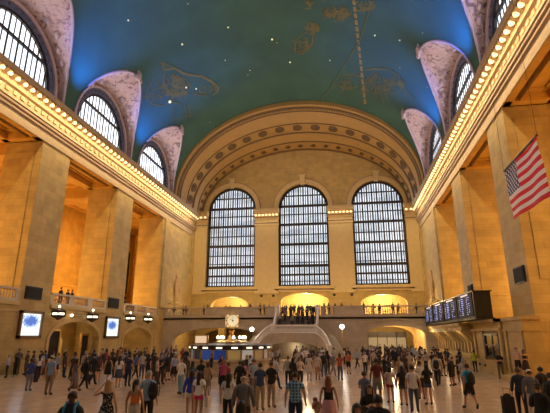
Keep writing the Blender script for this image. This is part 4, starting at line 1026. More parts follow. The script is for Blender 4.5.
def person(pos, face, h, pose, skin, hair, top, bottom, label, group=None, detail=True, wide=1.):
    root = empty('person', pos, R(face)); s = h/1.77; root.scale = (s*wide, s*wide, s); tag(root, label, 'person', group)
    sk = SKIN[skin]; part_of(pose, 'body', 'body', sk, root)
    if detail: part_of(pose, 'eyes', 'face_features', BLACK, root)
    hs_, hc = hair
    if hs_ == 'cap': part_of(pose, 'short', 'hair', HAIRC['brown'], root); part_of(pose, 'cap', 'cap', cloth(hc), root)
    elif hs_ == 'none': pass
    else: part_of(pose, hs_, 'hair', HAIRC[hc], root)
    tk_, tc_ = top; names = dict(tee='shirt', long='jacket', tank='top', halter='top')
    part_of(pose, tk_, names[tk_], cloth(tc_), root)
    bk, bc = bottom
    if bk in ('skirt', 'dress', 'longdress'): part_of(pose, bk, 'skirt', cloth(bc), root)
    else: part_of(pose, bk, 'trousers' if bk == 'trousers' else 'shorts', cloth(bc), root)
    part_of(pose, 'shoes', 'shoes', cloth(BLK if NP_[0] % 3 else (.5, .5, .5)), root)
    NP_[0] += 1; PEOPLE.append((pos[0], pos[1])); return root
def backpack(p, face, col, label, h=1.75, side=0):
    s = h/1.77; fx, fy = math.sin(R(face)), -math.cos(R(face))     # facing direction
    bx_, by_ = pos_off(p, face, side*.22, .24)
    r_ = empty('backpack', (bx_, by_, p[2]+1.0*s), R(face)); tag(r_, label, 'bag')
    m = MB(); m.ball((0, 0, .18), .17, .11, .27, 12, 8); m.build('pack', cloth(col), r_, smooth=True); m = MB(); m.ball((0, .10, .07), .12, .05, .11, 10, 6); m.build('front_pocket', cloth(col), r_, smooth=True)
    m = MB()
    for q in (-1, 1): m.tube([(q*.10, -.05, .36), (q*.11, -.12, .46), (q*.11, -.30, .42), (q*.13, -.36, .25), (q*.14, -.2, .02)], .018, 6)
    m.build('straps', cloth(col), r_)
def pos_off(p, face, dx, dy):     # local offset (figure frame) -> world xy
    a = R(face); return (p[0]+dx*math.cos(a)-dy*math.sin(a), p[1]+dx*math.sin(a)+dy*math.cos(a))
def tote(p, face, col, label, side=-1, z=.45, h=.36, w=.3, drop=.36):
    x, y = pos_off(p, face, side*.36, -.03); r_ = empty('hand_bag', (x, y, p[2]+z), R(face)); tag(r_, label, 'bag')
    m = MB(); m.prism([(-w*.42, 0), (w*.42, 0), (w*.5, h), (-w*.5, h)], lambda q, d: (d, q[0], q[1]), -.06, .06); m.build('bag_body', cloth(col), r_)
    m = MB(); m.tube([(0, -w*.3, h-.02), (0, -w*.15, h+drop*.9), (0, w*.15, h+drop*.9), (0, w*.3, h-.02)], .012, 6); m.build('handle', cloth(col), r_)
def suitcase(x, y, col, label):
    r_ = empty('suitcase', (x, y, 0)); tag(r_, label, 'suitcase')
    m = MB(); m.ball((0, 0, .42), .24, .15, .44, 12, 8); m.box(-.2, .2, -.13, .13, .08, .74); m.build('shell', cloth(col), r_)
    m = MB(); m.tube([(-.12, 0, .7), (-.12, 0, 1.02), (.12, 0, 1.02), (.12, 0, .7)], .012, 6); m.build('handle', BRONZE, r_)
    for q in (-1, 1): m = MB(); m.lathe([(.04, -.02), (.04, .02)], (q*.15, 0, .04), 8); m.build('wheel', BLACK, r_)

def ph(u, v, h): p = at_z(u, v, h); return Vector((p.x, p.y, 0))
# (u, v_head, height, facing deg [0 = towards camera, 180 = away], pose, skin, hair, top, bottom, label, bag)
FOLK = [
 (73, 392, 1.75, 15, 'stand', 'dark', ('short', 'black'), ('long', (.02, .025, .04)), ('trousers', BLK), 'dark-haired person facing the camera at the bottom left edge with bright blue straps', None),
 (109.5, 380, 1.68, 185, 'raise', 'light', ('bob', 'blonde'), ('tank', 'bwprint'), ('skirt', 'bwprint'), 'blonde woman raising one arm in a black and white sleeveless dress seen from behind', None),
 (128.5, 381.5, 1.66, 178, 'stand', 'tan', ('tail', 'black'), ('halter', (.75, .2, .05)), ('hotpants', (.6, .55, .5)), 'dark-haired woman in an orange halter top seen from behind beside the blonde woman', None),
 (149.5, 371, 1.80, 190, 'stand', 'light', ('short', 'grey'), ('tee', (.24, .38, .58)), ('trousers', BLK), 'grey-haired man in light blue shirt with black backpack seen from behind', ('bp', BLK, 'black backpack slung on the man in the light blue shirt')),
 (180, 357.5, 1.68, -10, 'bag', 'light', ('bun', 'brown'), ('tee', WHT), ('trousers', (.22, .36, .46)), 'woman in white top and pale blue jeans walking towards the camera', None),
 (200, 371.5, 1.65, 170, 'stand', 'tan', ('longhair', 'black'), ('tee', WHT), ('hotpants', (.62, .05, .16)), 'woman with long black hair in white top and pink shorts seen from behind', ('tote', (.6, .56, .5), 'cream tote bag carried by the woman in pink shorts')),
 (190, 370.5, 1.66, 200, 'stand', 'tan', ('longhair', 'black'), ('long', (.02, .06, .42)), ('hotpants', (.6, .6, .62)), 'woman in bright blue jacket and white shorts beside the woman in pink shorts', None),
 (229, 373, 1.68, 180, 'stand', 'light', ('longhair', 'black'), ('tee', (.55, .55, .55)), ('trousers', BLK), 'woman with long black hair, white sleeves and black dungarees in front of the booth', None),
 (244, 375, 1.78, 185, 'stand', 'light', ('bald', 'grey'), ('long', (.13, .13, .14)), ('trousers', (.03, .03, .03)), 'balding grey-haired man in grey jacket with black strap at the bottom centre', None),
 (241, 401, 1.62, 200, 'stand', 'tan', ('longhair', 'black'), ('long', (.02, .018, .02)), ('trousers', BLK), 'dark-haired person in black at the bottom edge below the man in grey', ('tote', (.5, .14, .03), 'orange-brown shoulder bag at the bottom edge below the man in grey')),
 (260, 362.5, 1.75, 180, 'stand', 'tan', ('short', 'black'), ('tee', (.03, .06, .13)), ('trousers', (.33, .25, .15)), 'man in navy T-shirt and khaki trousers standing with his back turned by the booth', None),
 (270.5, 361.5, 1.78, 165, 'phone', 'tan', ('short', 'black'), ('tee', BLK), ('trousers', (.36, .27, .17)), 'man in black T-shirt and khaki trousers right of the man in navy', None),
 (254, 359, 1.82, 200, 'talk', 'light', ('cap', (.2, .24, .3)), ('tee', (.33, .38, .46)), ('trousers', GRY), 'man in pale blue shirt and cap behind the man in the navy T-shirt', None),
 (276, 357, 1.74, 120, 'walk', 'light', ('short', 'brown'), ('long', (.5, .48, .5)), ('trousers', BLK), 'person in white shirt and black trousers stepping sideways right of the booth queue', None),
 (295, 372, 1.80, 183, 'stand', 'light', ('short', 'black'), ('tee', 'plaid'), ('trousers', NAVY), 'man in a blue plaid shirt seen from behind at the bottom centre', None),
 (328, 376, 1.68, 178, 'stand', 'light', ('longhair', 'red'), ('tank', BLK), ('skirt', (.55, .30, .34)), 'woman with wavy brown hair in black tank top and pink skirt', None),
 (317, 401.5, 1.62, 40, 'stand', 'light', ('bun', 'red'), ('tank', (.3, .28, .26)), ('trousers', BLK), 'woman with tied-back auburn hair at the bottom edge below the pink skirt', None),
 (357, 404, 1.62, 10, 'stand', 'tan', ('longhair', 'black'), ('tee', BLK), ('trousers', BLK), 'dark-haired woman in sunglasses and black at the bottom edge', None),
 (369, 385, 1.66, 5, 'phone', 'light', ('bob', 'brown'), ('long', (.016, .014, .014)), ('trousers', BLK), 'curly-haired woman in dark top facing the camera at the bottom right of centre', None),
 (377.5, 401, 1.7, 170, 'stand', 'tan', ('short', 'black'), ('long', BLK), ('trousers', BLK), 'person with short black hair seen from behind at the bottom edge by the curly-haired woman', None),
 (364, 371.5, 1.65, 150, 'phone', 'tan', ('short', 'black'), ('tee', (.09, .11, .16)), ('trousers', GRY), 'person in a slate blue T-shirt left of the man in maroon', None),
 (378.5, 355, 1.88, 172, 'stand', 'brown', ('short', 'black'), ('tee', (.11, .015, .012)), ('shorts', (.16, .16, .15)), 'tall man in maroon T-shirt and grey shorts seen from behind', None),
 (391.5, 367, 1.60, 185, 'stand', 'tan', ('bob', 'black'), ('tee', (.52, .42, .42)), ('hotpants', (.25, .02, .02)), 'woman in pale pink top and red shorts right of the man in maroon', None),
 (404.5, 365.5, 1.62, 175, 'stand', 'tan', ('longhair', 'black'), ('tee', BLK), ('hotpants', (.05, .05, .06)), 'woman with long dark hair in black top and shorts beside the man in white', None),
 (411.5, 365.5, 1.76, 180, 'stand', 'tan', ('short', 'black'), ('tee', (.58, .58, .60)), ('trousers', (.06, .08, .11)), 'man in plain white T-shirt and jeans seen from behind', None),
 (419, 361, 1.74, 190, 'stand', 'brown', ('short', 'black'), ('tee', (.6, .6, .58)), ('shorts', BLK), 'man in white T-shirt and black shorts just beyond the man in jeans', None),
 (429.5, 363.5, 1.62, 190, 'phone', 'light', ('bob', 'black'), ('tee', BLK), ('hotpants', (.05, .07, .15)), 'woman in black top and denim shorts standing alone on the open floor', None),
 (439, 353.5, 1.74, 160, 'walk', 'light', ('short', 'brown'), ('long', (.42, .38, .34)), ('trousers', BLK), 'man in pale shirt and black trousers with dark bag walking to the ticket windows', ('bp', BLK, 'large dark bag on the back of the man walking to the ticket windows')),
 (471.5, 363.5, 1.80, 195, 'walk', 'tan', ('short', 'black'), ('tee', (.02, .30, .52)), ('shorts', BLK), 'man in turquoise T-shirt and black shorts walking on the right', ('bp', (.012, .016, .02), 'dark backpack worn by the man in turquoise')),
 (517, 368, 1.72, 165, 'bag', 'tan', ('short', 'brown'), ('long', (.02, .03, .06)), ('trousers', BLK), 'person in navy jacket gripping a suitcase at the lower right', None),
 (528.5, 370, 1.70, 175, 'stand', 'light', ('cap', (.55, .5, .45)), ('long', (.12, .13, .15)), ('trousers', (.5, .46, .42)), 'person in grey hooded jacket and white trousers at the lower right', None),
 (539.5, 367, 1.74, 200, 'talk', 'tan', ('short', 'black'), ('long', (.02, .02, .024)), ('trousers', BLK), 'dark-haired person in black behind the grey hooded jacket', None),
 (537, 384, 1.64, 150, 'phone', 'tan', ('cap', BLK), ('long', BLK), ('trousers', BLK), 'person in black cap and black coat at the bottom right', None),
 (549, 373, 1.76, 185, 'stand', 'tan', ('short', 'black'), ('long', (.025, .03, .05)), ('trousers', BLK), 'dark-clothed person cut by the right edge of the picture', None),
 (16, 348.5, 1.80, 30, 'fold', 'tan', ('short', 'black'), ('long', 'camo'), ('trousers', 'camo'), 'soldier in camouflage at the far left of the floor', None),
 (25, 350.5, 1.76, -25, 'fold', 'tan', ('short', 'brown'), ('long', 'camo'), ('trousers', 'camo'), 'second soldier in camouflage just right of the first', None),
 (38.5, 350.5, 1.72, 160, 'stand', 'tan', ('short', 'black'), ('tee', WHT), ('shorts', BLK), 'man in white T-shirt and dark shorts standing by the brown desk', None),
 (27.5, 358, 1.70, 185, 'stand', 'dark', ('short', 'black'), ('tee', (.03, .06, .32)), ('trousers', (.22, .22, .25)), 'man in royal blue T-shirt and grey trousers on the left', ('tote', BLK, 'small black bag held by the man in royal blue')),
 (47.5, 355.5, 1.76, 182, 'stand', 'light', ('cap', (.5, .5, .5)), ('tee', (.18, .30, .52)), ('trousers', (.20, .15, .09)), 'man in pale cap, light blue shirt and khaki trousers on the left', None),
 (54, 351.5, 1.72, 150, 'talk', 'tan', ('short', 'black'), ('long', BLK), ('trousers', BLK), 'dark-clothed person behind the man in the pale cap', None),
 (43, 352.5, 1.66, 170, 'stand', 'light', ('bob', 'brown'), ('tee', (.5, .42, .4)), ('skirt', (.3, .25, .25)), 'woman in pale top between the desk and the man in the pale cap', None),
 (73.5, 358.5, 1.62, 140, 'walk', 'tan', ('bob', 'black'), ('tee', (.12, .10, .10)), ('longdress', (.16, .14, .14)), 'woman in long grey dress walking on the left of the floor', None),
 (80.5, 357, 1.68, 150, 'walk', 'brown', ('bob', 'brown'), ('long', BLK), ('trousers', BLK), 'woman in black carrying a black bag next to the long grey dress', ('tote', BLK, 'large black bag of the woman beside the long grey dress')),
 (86, 351.5, 1.76, 190, 'stand', 'light', ('short', 'grey'), ('tee', (.35, .40, .48)), ('trousers', NAVY), 'man in pale blue shirt just behind the woman in black on the left', None),
 (92, 353.5, 1.82, 160, 'walk', 'light', ('short', 'black'), ('long', (.014, .016, .028)), ('trousers', BLK), 'tall man in a black suit striding on the left', None),
 (97.5, 355.5, 1.62, 185, 'stand', 'light', ('bob', 'brown'), ('tee', (.16, .06, .05)), ('hotpants', (.06, .05, .05)), 'bare-legged woman in dark red top right of the man in the black suit', None),
 (103, 348.5, 1.72, 175, 'stand', 'tan', ('short', 'brown'), ('tee', (.40, .30, .2)), ('trousers', KHA), 'man in beige top left of the woman with the black dress', None),
 (109.5, 356, 1.62, 190, 'walk', 'light', ('longhair', 'brown'), ('tank', BLK), ('dress', BLK), 'woman in short black dress in the left half of the crowd', None),
 (117.5, 355.5, 1.62, 180, 'stand', 'light', ('longhair', 'black'), ('tee', WHT), ('skirt', (.05, .06, .1)), 'woman with black hair in white top and dark skirt, left of a man in navy', None),
 (125, 354.5, 1.74, 178, 'stand', 'tan', ('short', 'black'), ('tee', (.02, .03, .08)), ('trousers', NAVY), 'man in navy shirt and trousers right of the woman in white top and dark skirt', None),
 (121, 347.2, 1.76, 170, 'talk', 'brown', ('short', 'black'), ('tee', (.85, .22, .03)), ('trousers', NAVY), 'worker in a bright orange vest far back on the left', None),
 (135, 353, 1.74, 150, 'walk', 'light', ('short', 'brown'), ('tee', (.10, .14, .32)), ('trousers', BLK), 'man in blue shirt walking away left of the woman in white top and jeans', None),
 (139.5, 352.5, 1.68, 10, 'stand', 'light', ('bob', 'brown'), ('tee', (.52, .48, .46)), ('trousers', (.06, .09, .16)), 'woman in pale top and dark jeans left of the man with the black backpack', None),
 (149, 354, 1.66, 175, 'stand', 'tan', ('longhair', 'black'), ('tee', BLK), ('trousers', BLK), 'woman with long hair all in black above the grey-haired man', None),
 (160, 354, 1.74, 200, 'bag', 'tan', ('short', 'black'), ('long', BLK), ('trousers', (.04, .035, .03)), 'man in black reaching out an arm above the black backpack', None),
 (172.5, 349, 1.84, 182, 'stand', 'light', ('short', 'black'), ('long', (.018, .022, .05)), ('trousers', NAVY), 'tall man in a navy suit walking away left of the booth', None),
 (166, 349.5, 1.70, 170, 'stand', 'light', ('short', 'brown'), ('tee', (.42, .40, .42)), ('trousers', GRY), 'person in pale grey top just left of the navy suit', None),
 (186.5, 348.5, 1.78, 185, 'stand', 'light', ('short', 'grey'), ('long', (.02, .022, .045)), ('trousers', BLK), 'grey-haired man in dark jacket at the left side of the booth', None),
 (193, 361.5, 1.66, 150, 'stand', 'tan', ('longhair', 'black'), ('tee', (.05, .10, .12)), ('trousers', BLK), 'woman in dark teal top above the bright blue jacket', None),
 (201.5, 359.5, 1.72, 190, 'talk', 'brown', ('short', 'black'), ('tee', BLK), ('trousers', BLK), 'black-haired man in black T-shirt at the left of the booth queue', None),
 (208.5, 362, 1.66, 160, 'phone', 'light', ('bob', 'brown'), ('long', (.34, .24, .13)), ('trousers', (.2, .17, .13)), 'woman in beige jacket in the booth queue', None),
 (223.5, 359.5, 1.70, 20, 'stand', 'light', ('bob', 'red'), ('tee', (.42, .07, .18)), ('trousers', BLK), 'woman in magenta top facing the camera in front of the booth', None),
 (229, 362.5, 1.68, 120, 'talk', 'light', ('short', 'brown'), ('long', (.22, .02, .02)), ('trousers', BLK), 'person in dark red jacket right of the magenta top', None),
 (237, 362, 1.72, 180, 'stand', 'tan', ('short', 'black'), ('long', BLK), ('trousers', BLK), 'person in black between the dark red jacket and the lavender top', None),
 (243, 360.5, 1.68, 190, 'stand', 'light', ('bob', 'brown'), ('tee', (.38, .20, .32)), ('trousers', DEN), 'woman in lavender top in front of the booth', None),
 (249, 360, 1.74, 170, 'talk', 'light', ('short', 'brown'), ('long', NAVY), ('trousers', BLK), 'man in navy jacket just right of the lavender top', None),
 (288, 356, 1.72, 185, 'stand', 'tan', ('short', 'black'), ('long', (.3, .28, .28)), ('trousers', BLK), 'person in pale grey jacket right of the booth crowd', None),
 (293, 357.5, 1.68, 150, 'talk', 'brown', ('bob', 'black'), ('long', BLK), ('trousers', BLK), 'person in black just right of the pale grey jacket', None),
 (299.5, 357.5, 1.66, 30, 'phone', 'light', ('bob', 'brown'), ('tee', (.6, .5, .52)), ('trousers', BLK), 'woman in pinkish-white top looking down above the plaid shirt', None),
 (309.5, 353.5, 1.68, 170, 'stand', 'light', ('bob', 'brown'), ('tee', (.58, .52, .46)), ('dress', (.58, .52, .46)), 'woman in a cream dress in front of the staircase', None),
 (318, 354, 1.70, 185, 'stand', 'light', ('short', 'brown'), ('tee', (.5, .45, .4)), ('trousers', 'floral'), 'person in white top and orange patterned trousers right of the cream dress', None),
 (324, 351.5, 1.78, 180, 'stand', 'tan', ('short', 'black'), ('tee', (.03, .04, .05)), ('trousers', DEN), 'person in dark top and jeans in front of the right side of the staircase', ('bp', BLK, 'black backpack on the person in front of the right side of the staircase')),
 (332, 352.5, 1.72, 120, 'walk', 'light', ('short', 'grey'), ('long', (.22, .20, .20)), ('trousers', (.2, .18, .18)), 'person all in light grey walking between the staircase and the red top', None),
 (340.5, 353, 1.72, 175, 'stand', 'light', ('bob', 'brown'), ('tee', (.34, .08, .06)), ('trousers', DEN), 'person in red top and jeans standing below the right globe lamp', None),
 (348, 352, 1.66, 160, 'stand', 'light', ('short', 'brown'), ('tee', (.5, .12, .05)), ('shorts', BLK), 'person in orange-red top just beyond the right globe lamp', None),
 (373, 350, 1.75, 180, 'stand', 'light', ('cap', (.7, .68, .64)), ('tee', (.4, .36, .34)), ('trousers', GRY), 'person in white cap above the man in maroon', None),
 (385.5, 352, 1.74, 175, 'stand', 'light', ('short', 'brown'), ('tee', (.22, .22, .26)), ('trousers', GRY), 'person in grey top right of the tall man in maroon', None),
 (399, 357, 1.66, 190, 'stand', 'light', ('longhair', 'blonde'), ('tee', (.38, .24, .10)), ('hotpants', (.2, .15, .1)), 'blonde woman in a golden top above the woman in black shorts', None),
 (409, 352, 1.72, 170, 'stand', 'light', ('short', 'grey'), ('tee', (.4, .34, .28)), ('trousers', KHA), 'person in cream top above the man in the white T-shirt', None),
]
FEET = {180: 394, 260: 410.5, 270.5: 409, 378.5: 404.5, 391.5: 404, 404.5: 406, 429.5: 405, 439: 387, 471.5: 409.5, 16: 374.5, 25: 375, 38.5: 372.5, 27.5: 391, 47.5: 395, 73.5: 391.5, 80.5: 390.5, 92: 385, 109.5: None, 117.5: 388, 125: 387, 172.5: 376.5, 139.5: 378.5, 309.5: 381, 318: 381, 340.5: 380.5, 135: 379, 97.5: 383, 160: 383, 324: 377}
for (u, v, h, face, pose, skin, hair, top, bottom, label, bag) in FOLK:
    p = ph(u, v, h*.99)
    if FEET.get(u):
        p = at_z(u, FEET[u], 0); h = min(1.93, max(1.55, at_y(u, v, p.y).z)); p = Vector((p.x, p.y, 0))
    if u < 30 and p.x < XL+.45: p.x = XL+.45
    while not free(p.x, p.y, .68): p.y += .3; p.x += .02*(1 if p.x > -2 else -1)
    person(p, face, h, pose, skin, hair, top, bottom, label, wide=1.16 if 'balding' in label or 'plaid' in label or v > 395 else (1.08 if v > 365 else 1.))
    if bag and bag[0] == 'bp': backpack(p, face, bag[1], bag[2], h, -1 if u == 149.5 else 0)
    if bag and bag[0] == 'tote': tote(p, face, bag[1], bag[2])
p0 = ph(73, 392, 1.73); 
r_ = empty('backpack_straps', (p0.x, p0.y, 0), R(15)); tag(r_, 'bright blue backpack with straps worn by the person at the bottom left edge', 'bag'); r_.name = 'backpack'
m = MB(); m.ball((0, .24, 1.22), .17, .11, .27); m.build('pack', cloth((.04, .2, .42)), r_, smooth=True); m = MB()
for q in (-1, 1): m.tube([(q*.11, .14, 1.42), (q*.11, .04, 1.53), (q*.11, -.12, 1.44), (q*.12, -.155, 1.25), (q*.15, -.10, 1.05)], .026, 6)
m.build('straps', cloth((.06, .32, .6)), r_)
p0 = ph(506, 384, .9); suitcase(ph(517, 368, 1.72).x-.55, ph(517, 368, 1.72).y-.2, BLK, 'black suitcase standing at the lower right beside the navy jacket')
# right-hand side figures by the ticket office
person(Vector((10.35, 41.2, 0)), 180, 1.72, 'phone', 'tan', ('short', 'black'), ('tee', (.62, .72, .02)), ('trousers', NAVY), 'person in a bright yellow-green shirt at the ticket windows')
person(Vector((10.45, 35.0, 0)), -20, 1.82, 'fold', 'light', ('short', 'brown'), ('tee', BLK), ('trousers', (.14, .11, .07)), 'man in black T-shirt with folded arms leaning by the closed ticket window')
person(Vector((10.75, 32.3, .35)), 0, 1.80, 'stand', 'light', ('short', 'brown'), ('tee', (.55, .42, .36)), ('shorts', BLK), 'man in pale pink T-shirt standing by the near right pillar')
person(Vector((10.85, 31.3, .35)), 10, 1.70, 'fold', 'tan', ('longhair', 'black'), ('tank', (.03, .02, .025)), ('dress', (.03, .02, .025)), 'woman in dark dress next to the man in pale pink by the near right pillar')

# distant crowds: look-alikes per area
rc = random.Random(21)
DARKS = [BLK, (.03, .03, .035), NAVY, (.05, .035, .03), (.02, .02, .02)]
def free(x, y, d=.62): return all((x-a)**2+(y-b)**2 > d*d for a, b in PEOPLE)
def crowd(nn, xr, yr, z, groups, faces=(0, 360), d=.7, avoid=None):
    k = 0; tries = 0
    while k < nn and tries < 4000:
        tries += 1; x, y = rc.uniform(*xr), rc.uniform(*yr)
        if not free(x, y, d) or (x-KX)**2+(y-KY)**2 < 4.3**2 or (avoid and avoid(x, y)): continue
        g = groups[k % len(groups)]; lab, grp, tops, bots = g
        person(Vector((x, y, z)), rc.uniform(*faces), rc.uniform(1.6, 1.82), rc.choice(['stand', 'walk', 'phone', 'talk', 'bag', 'stand']), rc.choice(['light', 'tan', 'tan', 'brown']), (rc.choice(['short', 'short', 'bob', 'longhair']), rc.choice(['black', 'brown', 'black', 'grey'])),
               (rc.choice(['tee', 'long']), rc.choice(tops)), (rc.choice(['trousers', 'trousers', 'shorts']), rc.choice(bots)), lab, grp, detail=False); k += 1
LIGHTS_ = [(.68, .66, .65), (.42, .36, .33), (.38, .42, .5)]; COLS = [(.3, .05, .05), (.06, .12, .3), (.35, .2, .1), (.1, .2, .16)]
crowd(40, (1.6, 10.0), (44, 61), 0, [('dark-clothed person in the packed crowd before the right archway', 'dark-clothed crowd before the right archway', DARKS, DARKS)]*3 + [('pale-topped person in the packed crowd before the right archway', 'pale-topped crowd before the right archway', LIGHTS_, DARKS)])
crowd(10, (3.0, 9.4), (63.5, 72), 0, [('dark figure inside the lit right archway', 'figures inside the right archway', DARKS, DARKS)])
crowd(22, (-9.5, -2.5), (38, 52), 0, [('dark-clothed person in the crowd in front of the staircase', 'dark-clothed crowd before the staircase', DARKS, DARKS), ('pale-topped person in the crowd in front of the staircase', 'pale-topped crowd before the staircase', LIGHTS_, DARKS)], avoid=lambda x, y: x < -4.6 and y < 41)
crowd(20, (-23.5, -13.5), (36, 60), 0, [('dark-clothed person in the distant crowd between the left arches and the booth', 'dark-clothed crowd at the far left', DARKS, DARKS), ('colourfully dressed person in the distant crowd between the left arches and the booth', 'colourful crowd at the far left', COLS+LIGHTS_, DARKS)])
crowd(12, (-13.0, -5.0), (26, 31.4), 0, [('dark-clothed person queueing close to the booth counter', 'dark-clothed queue at the booth', DARKS, DARKS)]*2 + [('pale-topped person queueing close to the booth counter', 'pale-topped queue at the booth', LIGHTS_, DARKS)])
crowd(34, (-24.5, -12.5), (29, 44), 0, [('dark-clothed person walking in the middle distance left of the booth', 'dark-clothed walkers left of the booth', DARKS, DARKS)]*2+[('light-topped person walking in the middle distance left of the booth', 'light-topped walkers left of the booth', LIGHTS_, DARKS), ('bright-topped person walking in the middle distance left of the booth', 'bright-topped walkers left of the booth', COLS, DARKS)])
crowd(14, (-4.5, 3.0), (34, 50), 0, [('dark-clothed person on the open floor between the staircase and the right archway', 'dark-clothed people right of centre', DARKS, DARKS), ('pale-topped person on the open floor between the staircase and the right archway', 'pale-topped people right of centre', LIGHTS_, DARKS)])
crowd(12, (1.8, 6.5), (25, 42), 0, [('dark-clothed person in the crowd beyond the man in maroon', 'dark-clothed people right of centre near', DARKS, DARKS), ('pale-topped person in the crowd beyond the man in maroon', 'pale-topped people right of centre near', LIGHTS_, DARKS)])
crowd(8, (3.5, 9.2), (31, 44), 0, [('dark-clothed person on the floor left of the ticket windows', 'people left of the ticket windows', DARKS, DARKS)])
# balcony onlookers
def onlookers(us, fn, lab, grp, face):
    for u in us:
        x, y, z = fn(u); person(Vector((x, y, z)), face+rc.uniform(-40, 40), rc.uniform(1.6, 1.8), rc.choice(['stand', 'phone', 'talk']), rc.choice(['light', 'tan']), (rc.choice(['short', 'bob']), rc.choice(['black', 'brown'])), ('long', rc.choice(DARKS)), ('trousers', BLK), lab, grp, detail=False)
onlookers([-25.0, -23.6, -23.2, -20.5, -19.9, -17.2, -16.6, -15.0, -13.6, -12.2, -11.6, -10.9], lambda u: (u, YB+.95, 5.5), 'person leaning on the end balcony left of the staircase', 'onlookers on the left part of the end balcony', 0)
onlookers([-3.1, -2.5, -1.6, -.7, .6, 2.3, 3.6, 4.4, 6.2, 6.9, 9.3], lambda u: (u, YB+.95, 5.5), 'person leaning on the end balcony right of the staircase', 'onlookers on the right part of the end balcony', 0)
onlookers([36.9+.3, 39.2, 40.3, 41.0], lambda u: (XL-.85, u, BZ), 'person at the gallery rail between the two left pillars', 'people in the left gallery bay', 90)
onlookers([50.8, 52.0], lambda u: (XL-.85, u, BZ), 'person at the gallery rail in the far left bay', 'people in the far left gallery bay', 90)
onlookers([(-8.6, 64.4), (-8.0, 65.5), (-7.4, 64.2), (-6.8, 64.9), (-6.3, 64.1), (-5.6, 65.1), (-5.1, 64.3), (-4.6, 65.2), (-6.9, 66.2), (-9.0, 65.6)], lambda u: (u[0], u[1], 5.5), 'dark silhouette standing at the head of the staircase before the lit opening', 'people at the head of the staircase', 0)
for k, (x, st_) in enumerate([(-8.9, 12), (-8.4, 9), (-8.9, 6), (-7.2, 4), (-6.6, 7), (-5.9, 5), (-5.4, 9), (-5.0, 3), (-4.7, 7), (-4.6, 11), (-7.7, 11), (-6.0, 11), (-4.5, 5)]):
    y = 58.7 + (st_+.5)*hrun; z = LZt+(st_+1)*2.5/n
    person(Vector((x, y, LZt+(st_+1)*2.5/14)), rc.choice([0, 180, 10]), rc.uniform(1.6, 1.8), rc.choice(['stand', 'phone', 'talk']), rc.choice(['light', 'tan']), (rc.choice(['short', 'bob']), rc.choice(['black', 'brown'])), (rc.choice(['tee', 'long']), rc.choice(DARKS + [(.2, .15, .15), (.3, .25, .25)])), ('trousers', rc.choice(DARKS)), 'person climbing the upper flight of the staircase', 'people on the upper flight', detail=False)

# ------------------------------------------------------------------ lights
def area(name, loc, rot, sx, sy, power, col, spread=180):
    l = bpy.data.lights.new(name, 'AREA'); l.shape = 'RECTANGLE'; l.size = sx; l.size_y = sy; l.energy = power; l.color = col; l.spread = R(spread)
    o = bpy.data.objects.new(name, l); COL.objects.link(o); o.location = loc; o.rotation_euler = rot; return o
def point(loc, power, col, r_=.3, name='lamp'):
    l = bpy.data.lights.new(name, 'POINT'); l.energy = power; l.color = col; l.shadow_soft_size = r_; o = bpy.data.objects.new(name, l); COL.objects.link(o); o.location = loc; return o
def spot(loc, tgt, power, col, ang=80, blend=.8, r_=.4):
    l = bpy.data.lights.new('spot', 'SPOT'); l.energy = power; l.color = col; l.spot_size = R(ang); l.spot_blend = blend; l.shadow_soft_size = r_
    o = bpy.data.objects.new('spot', l); COL.objects.link(o); o.location = loc; o.rotation_euler = (Vector(tgt)-Vector(loc)).to_track_quat('-Z', 'Y').to_euler(); return o
WARM = (1, .72, .38); ORG = (1, .55, .16)
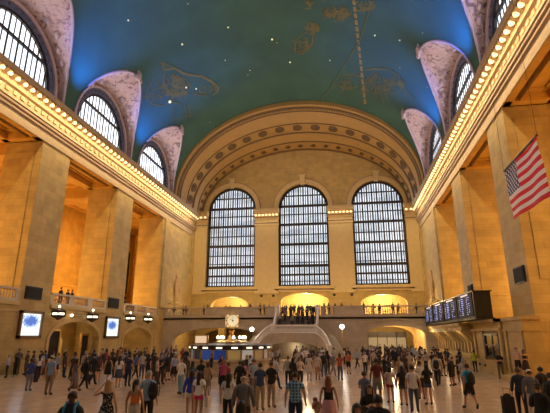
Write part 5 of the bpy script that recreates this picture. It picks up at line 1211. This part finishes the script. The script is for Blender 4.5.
for side in (-1, 1):
    xw = XL if side < 0 else XR
    # cornice lamp rows (two coves)
    area('cornice_lights', (xw-side*1.75, 36, 22.5), (0, R(-side*30), 0), .3, 68, 2300, WARM)
    area('cornice_cove', (xw-side*.6, 36, 21.75), (0, R(side*120), 0), .15, 68, 14, (1, .8, .5))
    area('cornice_lamp_glow', (xw-side*1.0, 36, 22.5), (0, R(side*155), 0), .2, 68, 14, (1, .8, .5))
    for c in BAYS[1:]:
        point((xw+side*6.5, c, 7.5), 1000, ORG, .8)
        point((xw+side*7.5, c, 14), 450, ORG, .8)
    for y in ([34.6, 48.1, 20.8, 7.1]):
        spot((xw-side*2.2, y, 23.9), (xw-side*4, y, 33), 6500, (.0, .17, 1.), 82)
    # lunette spill on the webs
    for c in BAYS[1:]: area('lunette_daylight', (xw-side*.7, c, 25.6), (0, R(-side*-90+0) if False else R(side*90), 0), 3.2, 7.5, 420, (.98, .84, 1.))
# strip light across the room, washing the arch band and end wall
area('end_wash', (CX, 62.5, 24.3), (R(150), 0, 0), 30, .4, 260, (1, .70, .34))
for a, b in PIERS: area('pier_lamps', ((a+b)/2, YF-1.3, 22.7), (R(-25), 0, 0), 4, .2, 60, (1, .8, .45))
area('far_wall_fill', (CX, 63.6, 7.2), (R(125), 0, 0), 34, .4, 800, (1, .68, .28))  # fill strip added behind the parapet to brighten the far wall
for c in WC: area('window_daylight', (c, YF-.3, 18.5), (R(-90), 0, 0), 7.6, 15, 260, (.88, .93, 1.))
# lamps under the balcony, in passages
for (x, y, z, p) in [(-22, 66, 4.3, 260), (-14, 66, 4.3, 240), (3.8, 66, 4.3, 420), (6.2, 70, 4.4, 700), (8.8, 66, 4.3, 420), (6.2, 77, 4.2, 400), (-6.75, 57.6, 1.5, 120), (-19.4, 77, 8.5, 900), (-6.75, 77, 8.8, 1700), (5.9, 77, 8.5, 1500), (XL-2.2, 40, 3.9, 170), (XL-2.2, 53.5, 3.8, 170), (XL-4.3, 42, 3.5, 120)]:
    point((x, y, z), p, WARM, .6)
bulbs = [(-11.9, 56.5, 3.65), (-.66, 55, 3.9)]
for b in bulbs: point((b[0], b[1]-.4, b[2]), 60, (1, .9, .75), .3)
point((9.6, 58.5, 3.4), 50, WARM, .2)
for y in (46, 52, 57): point((10.2, y, 2.9), 18, WARM, .2)

w = bpy.data.worlds.new('world'); sc.world = w; w.use_nodes = True
w.node_tree.nodes['Background'].inputs[0].default_value = (1, .82, .62, 1); w.node_tree.nodes['Background'].inputs[1].default_value = .10
sc.view_settings.view_transform = 'Standard'; sc.view_settings.look = 'None'; sc.view_settings.gamma = 1; sc.view_settings.use_curve_mapping = False; sc.view_settings.exposure = .20
sc.cycles.max_bounces = 6; sc.cycles.sample_clamp_indirect = 4
